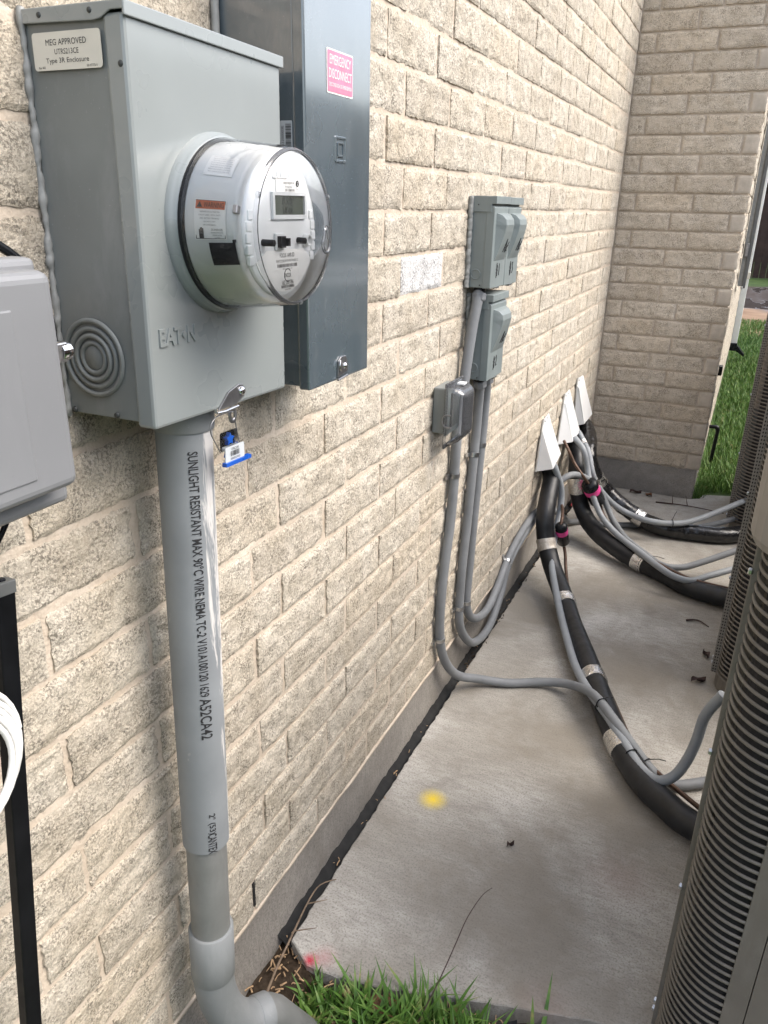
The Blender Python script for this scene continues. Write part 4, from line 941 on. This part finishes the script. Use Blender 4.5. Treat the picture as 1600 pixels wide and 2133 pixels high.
def hose(pts, r, label, mat, rough):
    sp = relax(spline(pts, .008), 4); e = empty('insulated_hose', sp[-1], label, 'hose', 'black insulated refrigerant hoses')
    rng = np.random.default_rng(int(r*1e5)+len(pts)); nb = rng.random(len(sp)+40)
    nb = np.convolve(nb, np.ones(3)/3, 'same')
    def rf(t, i): 
        b_ = nb[i]-.5; ph = nb[i+7]*6
        return lambda a: r*(1+rough*(b_+.7*math.sin(a*3+ph)*(nb[i+11]-.3)))
    obj('insulation', MB().tube(sp, r, 24, rf=rf), mat, e); return e, sp
h1, s1_ = hose(HOSE1, .0345, 'long black foam insulated hose running to the nearest condenser', 'rubber', .03)
h2, s2_ = hose(HOSE2, .036, 'black wrapped insulated hose running to the middle condenser', 'rubber', .10)
h3, s3_ = hose(HOSE3, .037, 'black taped insulated hose nearest the return wall', 'rubber_tape', .12)
def foil(parent, sp, p, r, ln=.05, mat='foil', lift=.0):
    i = near(sp, p); k = max(2, int(ln/.008/2)); seg = sp[max(0, i-k):i+k+1]
    fine = []
    for a, b_ in zip(seg[:-1], seg[1:]): fine += [a, (a+b_)/2]
    fine.append(seg[-1]); rng = np.random.default_rng(i)
    nn = rng.random((len(fine), 24))
    obj('foil_tape', MB().tube(fine, r, 24, rf=lambda t, i: (lambda a: r*(1.045+.05*nn[i, int(round(a/(2*math.pi)*24)) % 24]))), mat, parent)
foil(h1, s1_, (.095, 2.71, .02), .0345, .055, 'foil_dusty'); foil(h1, s1_, (.232, 2.50, -.09), .0355, .05, 'foil'); foil(h1, s1_, (.405, 2.085, -.114), .0355, .055, 'foil'); foil(h1, s1_, (.530, 1.80, -.114), .0355, .07, 'foil')
foil(h2, s2_, (.095, 3.235, .10), .0375, .07, 'foil'); foil(h2, s2_, (.425, 3.0, -.105), .037, .06, 'foil')
foil(h3, s3_, (.355, 3.45, -.087), .036, .055, 'foil'); foil(h3, s3_, (.15, 3.43, .07), .036, .05, 'foil')
foil(f1, sp1, (.112, 2.77, .05), .0138, .03, 'foil'); foil(f2, sp2, (.085, 3.338, .262), .014, .04, 'foil'); foil(f2, sp2, (.17, 3.27, .11), .014, .05, 'foil')
def tie(parent, sp, p, r, tail=(.0, .02, .01)):
    i = near(sp, p); c_ = sp[i]; t = (sp[min(i+1, len(sp)-1)]-sp[i-1]).normalized(); n_ = t.orthogonal().normalized(); b_ = t.cross(n_)
    ring = [c_+(n_*math.cos(R_(a))+b_*math.sin(R_(a)))*r for a in range(0, 361, 20)]
    tp_ = max(ring, key=lambda v: v.z)
    obj('cable_tie', MB().tube(ring, .0017, 6, caps=False).tube([tp_, tp_+Vector(tail)*.6+Vector((0, 0, .004)), tp_+Vector(tail)], .0012, 5), 'black_plastic', parent)
tie(fa, spa, (.455, 1.90, -.07), .0155, (.03, .02, .0)); tie(fa, spa, (.60, 1.75, -.11), .0155, (.045, .01, .004)); tie(f1, sp1, (.455, 1.90, -.08), .0155, (-.01, .0, .0)); tie(f1, sp1, (.56, 1.74, -.09), .0155, (.01, 0, 0))
tie(f2, sp2, (.50, 3.375, -.06), .0155, (.012, .02, .035)); tie(h2, s2_, (.44, 2.995, -.105), .0385, (.07, .0, .0))
# driers with copper lines
def drier(p0, p1, r, cin, cout, label):
    e = empty('filter_drier', p1, label, 'filter drier'); a, b_ = Vector(p0), Vector(p1); d = (b_-a).normalized(); L = (b_-a).length
    obj('shell', MB().tube([a, a+d*.004, a+d*.012, a+d*(L*.5), b_-d*.012, b_-d*.004, b_], r, 24, rf=lambda t, i: (r*.45, r*.8, r, r, r, r*.8, r*.4)[i]), 'black_plastic', e)
    obj('pink_band', MB().tube([a+d*L*.22, a+d*L*.44], r*1.03, 24, caps=False), 'pink', e)
    text('R-410A', .006, .020, a+d*L*.33+Vector((.25, -.97, 0)).normalized()*(r*1.06), (.97, .25, 0), (0, 0, 1), 'ink', e)
    obj('copper_inlet', MB().tube(relax(spline(cin, .008), 2), .0062, 12), 'copper', e)
    obj('copper_outlet', MB().tube(relax(spline(cout, .008), 2), .0062, 12), 'copper', e)
drier((.132, 2.745, .100), (.142, 2.80, -.002), .0235, COP1, COP1B, 'black filter drier with a pink band beside the nearest black hose')
drier((.155, 3.15, .145), (.19, 3.25, .03), .034, COP2, COP2B, 'black filter drier with a pink band resting on the middle black hose')

# ------------------------------------------------------------------ white flashing hoods
def hood(top_l, top_r, wl_z, bl, rb, rr, label):
    e = empty('flashing_hood', (0, (top_l[1]+top_r[1])/2, wl_z), label, 'flashing', 'white sheet metal hoods over the hose openings')
    tl, tr = Vector(top_l), Vector(top_r); bl, rb, rr = Vector(bl), Vector(rb), Vector(rr)
    flt, frt = tl+Vector((.001, .012, .030)), tr+Vector((.001, -.012, .026)); brw = Vector((.002, rr.y+.02, rr.z-.004))
    a = obj('front', MB().add([tl+Vector((.012, .006, -.012)), tr+Vector((.012, -.004, -.012)), rr, rb], [(0, 3, 2, 1)]), 'white_sheet', e)
    b_ = obj('side', MB().add([tl, bl, rb, tl+Vector((.012, .006, -.012))], [(0, 1, 2, 3)]), 'white_sheet', e)
    c_ = obj('side', MB().add([tr, tr+Vector((.012, -.004, -.012)), rr, brw], [(0, 1, 2, 3)]), 'white_sheet', e)
    d_ = obj('top_flange', MB().add([flt, tl, tl+Vector((.012, .006, -.012)), tr+Vector((.012, -.004, -.012)), tr, frt], [(0, 1, 2, 3, 4, 5)]), 'white_sheet', e)
    for q in (a, b_, c_, d_):
        s_ = q.modifiers.new('sol', 'SOLIDIFY'); s_.thickness = .0012; s_.offset = 0
    for q_ in (.25, .75):
        fc_ = flt.lerp(frt, q_)+Vector((.002, 0, -.012)); obj('screw', MB().lathe([(0, .0045), (.002, .004), (.003, 0)], tuple(fc_), 'x', 10), 'zinc', e)
    obj('caulk', MB().tube(relax([bl.lerp(tl, t)+Vector((.002, random.uniform(-.006, .002), 0)) for t in np.linspace(0, 1, 14)]+[flt], 1), .004, 6), 'caulk_pale', e)
hood((.004, 2.828, .445), (.004, 2.935, .455), .28, (.003, 2.795, .277), (.070, 2.795, .299), (.054, 3.0, .300), 'nearest of three white folded metal hoods on the brick wall')
hood((.004, 3.185, .470), (.004, 3.305, .475), .29, (.003, 3.150, .290), (.058, 3.205, .296), (.053, 3.385, .298), 'middle of three white folded metal hoods on the brick wall')
hood((.004, 3.44, .490), (.004, 3.59, .485), .29, (.003, 3.48, .290), (.048, 3.505, .301), (.046, 3.715, .300), 'farthest of three white folded metal hoods, next to the return wall')
tag(obj('red_flag', MB().add([(.016, 3.60, -.148), (.036, 3.70, -.148), (.035, 3.66, -.075), (.018, 3.64, -.06)], [(0, 1, 2, 3)]), 'red_paint'), 'small red plastic scrap by the foundation behind the middle hose', 'scrap')

# ------------------------------------------------------------------ air conditioner condensers
S_, RC, HB = .74, .082, .98
def rpath(r=RC, a=.085, inset=0, n=14, y_start=.088, x_end=.088):
    pts = [(inset, y_start)]
    for i in range(n+1):
        t = R_(180+90*i/n); pts.append((r+(r-inset)*math.cos(t), r+(r-inset)*math.sin(t)))
    pts.append((x_end, inset)); return pts
def ribbon(path, prof, flare=True):
    # profile: list of (outward, z); path plan points; returns one slat following the path
    P = [Vector((x, y, 0)) for x, y in path]; n = len(P); vs = []; k = len(prof); Lc = [0]
    for a, b_ in zip(P[:-1], P[1:]): Lc.append(Lc[-1]+(b_-a).length)
    for i, p in enumerate(P):
        t = (P[min(i+1, n-1)]-P[max(i-1, 0)]).normalized(); o_ = Vector((t.y, -t.x, 0))
        e = min(Lc[i], Lc[-1]-Lc[i]); s = 1.0
        if flare and e < .004: s = 1+1.70*(1-math.sqrt(max(0, 1-(1-e/.004)**2)))
        for (q, z) in prof: vs.append(p-o_*(-q)+Vector((0, 0, z*s)) if False else p+o_*q*(1 if s == 1 else .4)+Vector((0, 0, z*s)))
    fs = [(i*k+j, i*k+j+1, (i+1)*k+j+1, (i+1)*k+j) for i in range(n-1) for j in range(k-1)]
    return MB().add(vs, fs, True)
PITCHL = .0158
prof = [(-.0015, .0026), (0, .0029), (.0012, .0018), (.0018, 0), (.0012, -.0018), (0, -.0029), (-.0015, -.0024)]
def densify(path, step=.004):
    out = []
    for a, b_ in zip(path[:-1], path[1:]):
        k = max(1, int(math.dist(a, b_)/step)); out += [(a[0]+(b_[0]-a[0])*j/k, a[1]+(b_[1]-a[1])*j/k) for j in range(k)]
    return out+[path[-1]]
pth = densify(rpath(), .002)
pth = [pth[0]]+[p for i, p in enumerate(pth[1:-1]) if i < 4 or i > len(pth)-8 or i % 4 == 0]+[pth[-1]]
SLAT = ribbon(pth, prof).mesh('slat'); SLAT.materials.append(MATS['ac_paint'])
SLAT2 = ribbon([(.148, 0), (.150, 0), (.152, 0), (.30, 0), (.45, 0), (.586, 0), (.588, 0), (.590, 0)], prof).mesh('slat'); SLAT2.materials.append(MATS['ac_paint'])
def outline(ins, r, n=8):
    pts = []
    for cx, cy, a in ((RC, RC, 180), (S_-RC, RC, 270), (S_-RC, S_-RC, 0), (RC, S_-RC, 90)):
        for i in range(n+1):
            t = R_(a+90*i/n); pts.append((cx+(RC-ins)*math.cos(t), cy+(RC-ins)*math.sin(t)))
    return pts
def condenser():
    e = empty('condenser', (0, 0, 0), '', 'air conditioner', 'air conditioner condensers on the concrete pad')
    obj('core', MB().prism(outline(.016, RC), 'z', .02, HB+.02), 'ac_core', e, True)
    obj('base_pan', MB().prism(outline(-.003, RC), 'z', 0, .050), 'ac_paint', e, True, bevel=.003)
    for i in range(59):
        z = .0545+PITCHL*(i+.5)
        o = obj('slat', SLAT, None, e, True); o.location = (0, 0, z)
        o = obj('slat', SLAT2, None, e, True); o.location = (0, 0, z)
    obj('corner_post', MB().bbox(-.019, .004, .086, .104, .03, HB, .002, 2), 'ac_perforated', e, True)
    st_ = MB().box(-.002, .010, .1205, .150, .03, HB)
    obj('seam_strip', MB().box(.0865, .1165, -.0015, .010, .05, HB), 'ac_paint', e, True)
    obj('seam_strip', MB().box(.1180, .1490, -.0015, .010, .05, HB), 'ac_paint', e, True)
    obj('seam_strip', MB().box(.589, .66, -.0015, .010, .05, HB), 'ac_paint', e, True)
    # remaining louvre banks, joined
    bank = MB()
    for i in range(59):
        z = .0545+PITCHL*(i+.5)
        for path in ([(0, .66), (0, .1505)], [(.66, 0.0), (S_-RC, 0)]+[(S_-RC+RC*math.cos(R_(t)), RC+RC*math.sin(R_(t))) for t in range(270, 361, 15)]+[(S_, .66)]):
            r_ = ribbon(path, [(0, .0030), (.0018, 0), (0, -.0030)], False); bank.add([(v[0], v[1], v[2]+z) for v in r_.v], r_.f, True)
    o = obj('louvre_bank', bank, 'ac_paint', e, True); o['kind'] = 'stuff'
    obj('side_panel', MB().box(-.002, .010, .1205, .150, .03, HB), 'ac_paint', e, True)
    obj('side_panel', MB().box(-.002, .010, .655, .70, .03, HB), 'ac_paint', e, True)
    obj('back_panel', MB().box(.03, S_-.02, S_-.012, S_+.001, .03, HB), 'ac_paint', e, True)
    bn = obj('top_band', MB().prism(outline(-.021, RC), 'z', HB+.001, 1.145), 'ac_band', e, True, bevel=.016)
    obj('grille_ring', MB().lathe([(1.146, .30), (1.152, .305), (1.152, .295), (1.146, .29)], (S_/2, S_/2, 0), 'z', 40), 'ac_paint', e, True)
    gr = MB()
    for r_ in (.06, .11, .16, .21, .26): gr.lathe([(1.150, r_-.002), (1.153, r_), (1.150, r_+.002)], (S_/2, S_/2, 0), 'z', 32)
    obj('fan_grille', gr, 'ac_paint', e, True)
    for (x, y, z) in ((-.020, .095, .060), (-.020, .097, .078), (-.0195, .086, .36), (-.0195, .086, .63), (-.0195, .086, .93)):
        obj('screw', MB().bbox(x-.003, x+.003, y-.004, y+.004, z-.004, z+.004, .0012, 1), 'zinc', e, True)
    return e
def copy_tree(o, parent=None):
    c = o.copy(); C.objects.link(c); c.parent = parent
    for ch in o.children: copy_tree(ch, c)
    return c
ac = condenser(); acs = [ac, copy_tree(ac), copy_tree(ac)]
spots = [((.699, .962, -.15), -6.0, 'nearest air conditioner condenser, its curved louvres filling the lower right edge'),
         ((.742, 2.215, -.15), -4.5, 'middle air conditioner condenser, partly hidden behind the nearest one'),
         ((.735, 3.60, -.15), -3.0, 'farthest air conditioner condenser, a thin perforated strip against the lawn')]
for o, (p_, a, lb) in zip(acs, spots):
    o.location = p_; o.rotation_euler = (0, 0, R_(a)); o['label'] = lb
obj('service_cover', MB().bbox(.004, .028, .050, .084, .58, 1.02, .006, 2), 'ac_band', acs[2], True)
obj('service_recess', MB().box(.0045, .027, .052, .0835, .05, .579), 'panel_far', acs[2], True)
for ch in acs[0].children:
    if ch.name.startswith('corner_post'):
        ch.data = MB().bbox(-.009, .003, .086, .104, .03, HB, .002, 2).mesh('corner_post'); ch.data.materials.append(MATS['ac_paint'])
    if ch.name.startswith('screw') and ch.data: ch.location.x += .0095
badge = obj('red_badge', place(MB().prism([(.045*math.cos(R_(t)), .036*math.sin(R_(t))) for t in range(0, 360, 15)], 'z', 0, .0015), (.075, -.0225, 1.075), XD, ZD), 'red_paint', acs[0], True)

# ------------------------------------------------------------------ things on the projecting flank and beyond
o = empty('flank_panel', (.6, 5.1, .8), 'dark grey electrical panel seen edge-on, fixed to the far side of the brick corner', 'electrical panel')
obj('body', MB().box(WR+.006, .590, 4.95, 5.25, .83, 1.75), 'caulk', o, bevel=.002)
obj('cover', MB().bbox(.590, .609, 4.94, 5.26, .82, 1.76, .003, 2), 'panel_far', o)
obj('latch', MB().bbox(.585, .597, 4.925, 4.939, .815, .83, .002, 1), 'zinc', o)
obj('hinge', MB().bbox(.575, .592, 4.925, 4.947, .99, 1.06, .002, 1), 'zinc_dark', o)
ds = empty('downspout', (.59, 8.5, -.2), 'white metal downspout running down beyond the brick corner, black boot at its foot', 'downspout')
obj('pipe', MB().bbox(.560, .617, 8.45, 8.53, .0, 2.5, .006, 2), 'white_metal', ds)
obj('strap', MB().bbox(.557, .622, 8.44, 8.535, .62, .68, .002, 1), 'label_cream', ds)
obj('boot', MB().bbox(.555, .622, 8.43, 8.55, -.07, .005, .008, 2).prism([(.60, -.06), (.70, -.12), (.70, -.10), (.615, -.01)], 'y', 8.44, 8.54), 'black_plastic', ds)
bj = empty('vent_block', (.57, 4.32, .3), 'small black block fixed on the edge of the far brick corner', 'block')
obj('block', MB().bbox(WR-.002, .578, 4.3, 4.36, .435, .482, .002, 1), 'black_plastic', bj)
obj('block_face', MB().bbox(.578, .5795, 4.305, 4.355, .44, .477, .0005, 1), 'black_matte', bj)
pp = empty('drain_pipe', (.60, 4.75, -.2), 'black elbow drain pipe sticking out of the brick corner above the lawn', 'pipe')
sp = [(.555, 4.75, .052), (.585, 4.75, .054), (.600, 4.75, .052), (.608, 4.75, .040), (.609, 4.752, .02), (.606, 4.757, -.06), (.60, 4.765, -.20)]
obj('tube', MB().tube(spline(sp, .006), .0105, 14), 'black_plastic', pp)
obj('elbow', MB().tube(spline([(.592, 4.75, .054), (.604, 4.75, .050), (.6085, 4.75, .036)], .004), .0128, 14), 'black_plastic', pp)
def fence(p0, p1, label, boards=True):
    a, b_ = Vector(p0), Vector(p1); d = (b_-a).normalized(); L = (b_-a).length; nrm = Vector((-d.y, d.x, 0))
    e = empty('fence', tuple((a+b_)/2), label, 'fence')
    me = None; k = int(L/.142); joined = MB()
    for i in range(k):
        h = 1.78+random.uniform(-.012, .012); off = random.uniform(-.006, .006); s = a+d*(i*.142)
        mb = MB().bbox(0, .137, -.009, .009, 0, 1, .002, 1).xf(lambda v: s+d*v.x+nrm*(v.y+off)+Vector((0, 0, v.z*h)))
        if boards: obj('board', mb, 'fence_wood', e)
        else: joined.add(mb.v, mb.f)
    if not boards:
        o = obj('boards', joined, 'fence_wood', e); o['kind'] = 'stuff'
    for z in (.35, .95, 1.55):
        obj('rail', MB().box(0, L, .012, .05, z, z+.085).xf(lambda v: a+d*v.x+nrm*v.y+Vector((0, 0, v.z))), 'fence_wood', e)
fence((-1.2, 20.2, -.2), (3.6, 20.2, -.2), 'dark brown wooden board fence at the back beyond the lawn')
fence((2.75, -3.0, -.2), (2.75, 20.0, -.2), 'dark brown wooden board fence along the side behind the condensers', False)
nb = empty('neighbour_house', (0, 26, 0), 'dark roofed neighbouring house seen above the back fence', 'house')
obj('wall', MB().box(-6, 8, 27.6, 33, -.2, 2.2), 'fence_wood', nb)
obj('roof', MB().prism([(26.9, 2.1), (33.6, 2.1), (30.3, 4.4)], 'x', -6.5, 8.5), 'panel_far', nb)

added_house = empty('neighbour_house', (5.5, 6, 0), 'long unseen house added across the side fence to raise the skyline reflected in the panel', 'house')  # added out of view; blocks low sky so the panel reflection grades to dark
obj('wall', MB().box(5.2, 12, -8, 24, -.2, 2.5), 'dirt_tan', added_house)
obj('roof', MB().prism([(4.7, 2.45), (12.5, 2.45), (8.6, 3.35)], 'y', -8.5, 24.5), 'panel_far', added_house)

# ------------------------------------------------------------------ small litter on the pad
def twig(pts, r, label, mat='twig', side=()):
    e = empty('twig', pts[-1], label, 'twig')
    obj('stem', MB().tube(relax(spline(pts, .012), 1), r, 6, rf=lambda t, i: r*(1-.55*t)), mat, e)
    for s in side: obj('side_shoot', MB().tube(spline(s, .01), r*.6, 5, rf=lambda t, i: r*.6*(1-.6*t)), mat, e)
twig([(.045, .790, -.150), (.034, .86, -.136), (.025, .925, -.136), (.012, 1.018, -.138), (.012, 1.07, -.140), (.036, 1.10, -.143)], .0028, 'dry forked brown twig lying in the joint at the near end of the foundation', side=([(.021, .945, -.137), (.062, .967, -.130)], [(.014, 1.015, -.138), (.048, 1.037, -.132)]))
twig([(.316, .89, -.150), (.332, .96, -.105), (.338, 1.03, -.085), (.338, 1.09, -.09), (.344, 1.17, -.11), (.352, 1.22, -.135)], .0013, 'thin reddish bare stem arching from the grass over the pad', 'twig_dark')
twig([(.39, 3.86, -.146), (.50, 3.865, -.142), (.60, 3.86, -.141), (.71, 3.85, -.145)], .004, 'long dark stick lying on the pad before the return wall', 'twig_dark', side=([(.47, 3.865, -.142), (.462, 3.89, -.11)], [(.54, 3.865, -.142), (.525, 3.90, -.105)]))
twig([(.633, 2.66, -.146), (.67, 2.672, -.142), (.71, 2.645, -.146)], .0038, 'short dark curved stick on the pad beside the middle condenser', 'twig_dark')
twig([(.02, 3.72, -.14), (.07, 3.70, -.138), (.16, 3.66, -.142)], .004, 'pale thin stick by the foundation under the hoods', 'straw')
def leaf(p_, s, az, label, mat='leaf_dry'):
    mb = MB(); n_ = 9; c_, sn = math.cos(az), math.sin(az); vs = []
    for i in range(n_):
        t = i/(n_-1); wd = s*.42*math.sin(math.pi*min(1, t*.97+.02))**.8
        for q in (-1, 0, 1):
            x = (t-.5)*s*1.7; y = q*wd; z = .006*math.sin(t*6+q)+abs(q)*.010+.004
            vs.append((p_[0]+x*c_-y*sn, p_[1]+x*sn+y*c_, p_[2]+z))
    mb.add(vs, [(i*3+j, i*3+j+1, i*3+j+4, i*3+j+3) for i in range(n_-1) for j in range(2)], True)
    tag(obj('leaf', mb, mat), label, 'leaf')
leaf((.255, .895, -.165), .05, .2, 'curled brown dead leaf in the grass at the pad edge')
leaf((.70, 2.27, -.15), .03, .6, 'dark dead leaf lying at the foot of the middle condenser, nearer one', 'twig_dark')
leaf((.712, 2.44, -.15), .026, 1.9, 'dark dead leaf against the middle condenser, farther one', 'twig_dark')
leaf((.278, 3.955, -.15), .035, .3, 'dark dead leaf by the return wall foundation, left one', 'twig_dark')
leaf((.345, 3.94, -.15), .03, 2.3, 'dark dead leaf by the return wall foundation, right one', 'leaf_dry')
leaf((.352, 1.365, -.154), .012, .9, 'tiny brown leaf scrap alone on the pad right of the yellow spot', 'twig_dark')
leaf((.46, .93, -.175), .06, 1.2, 'black plastic scrap half hidden in the grass', 'black_matte')
print('objects', len(bpy.data.objects))
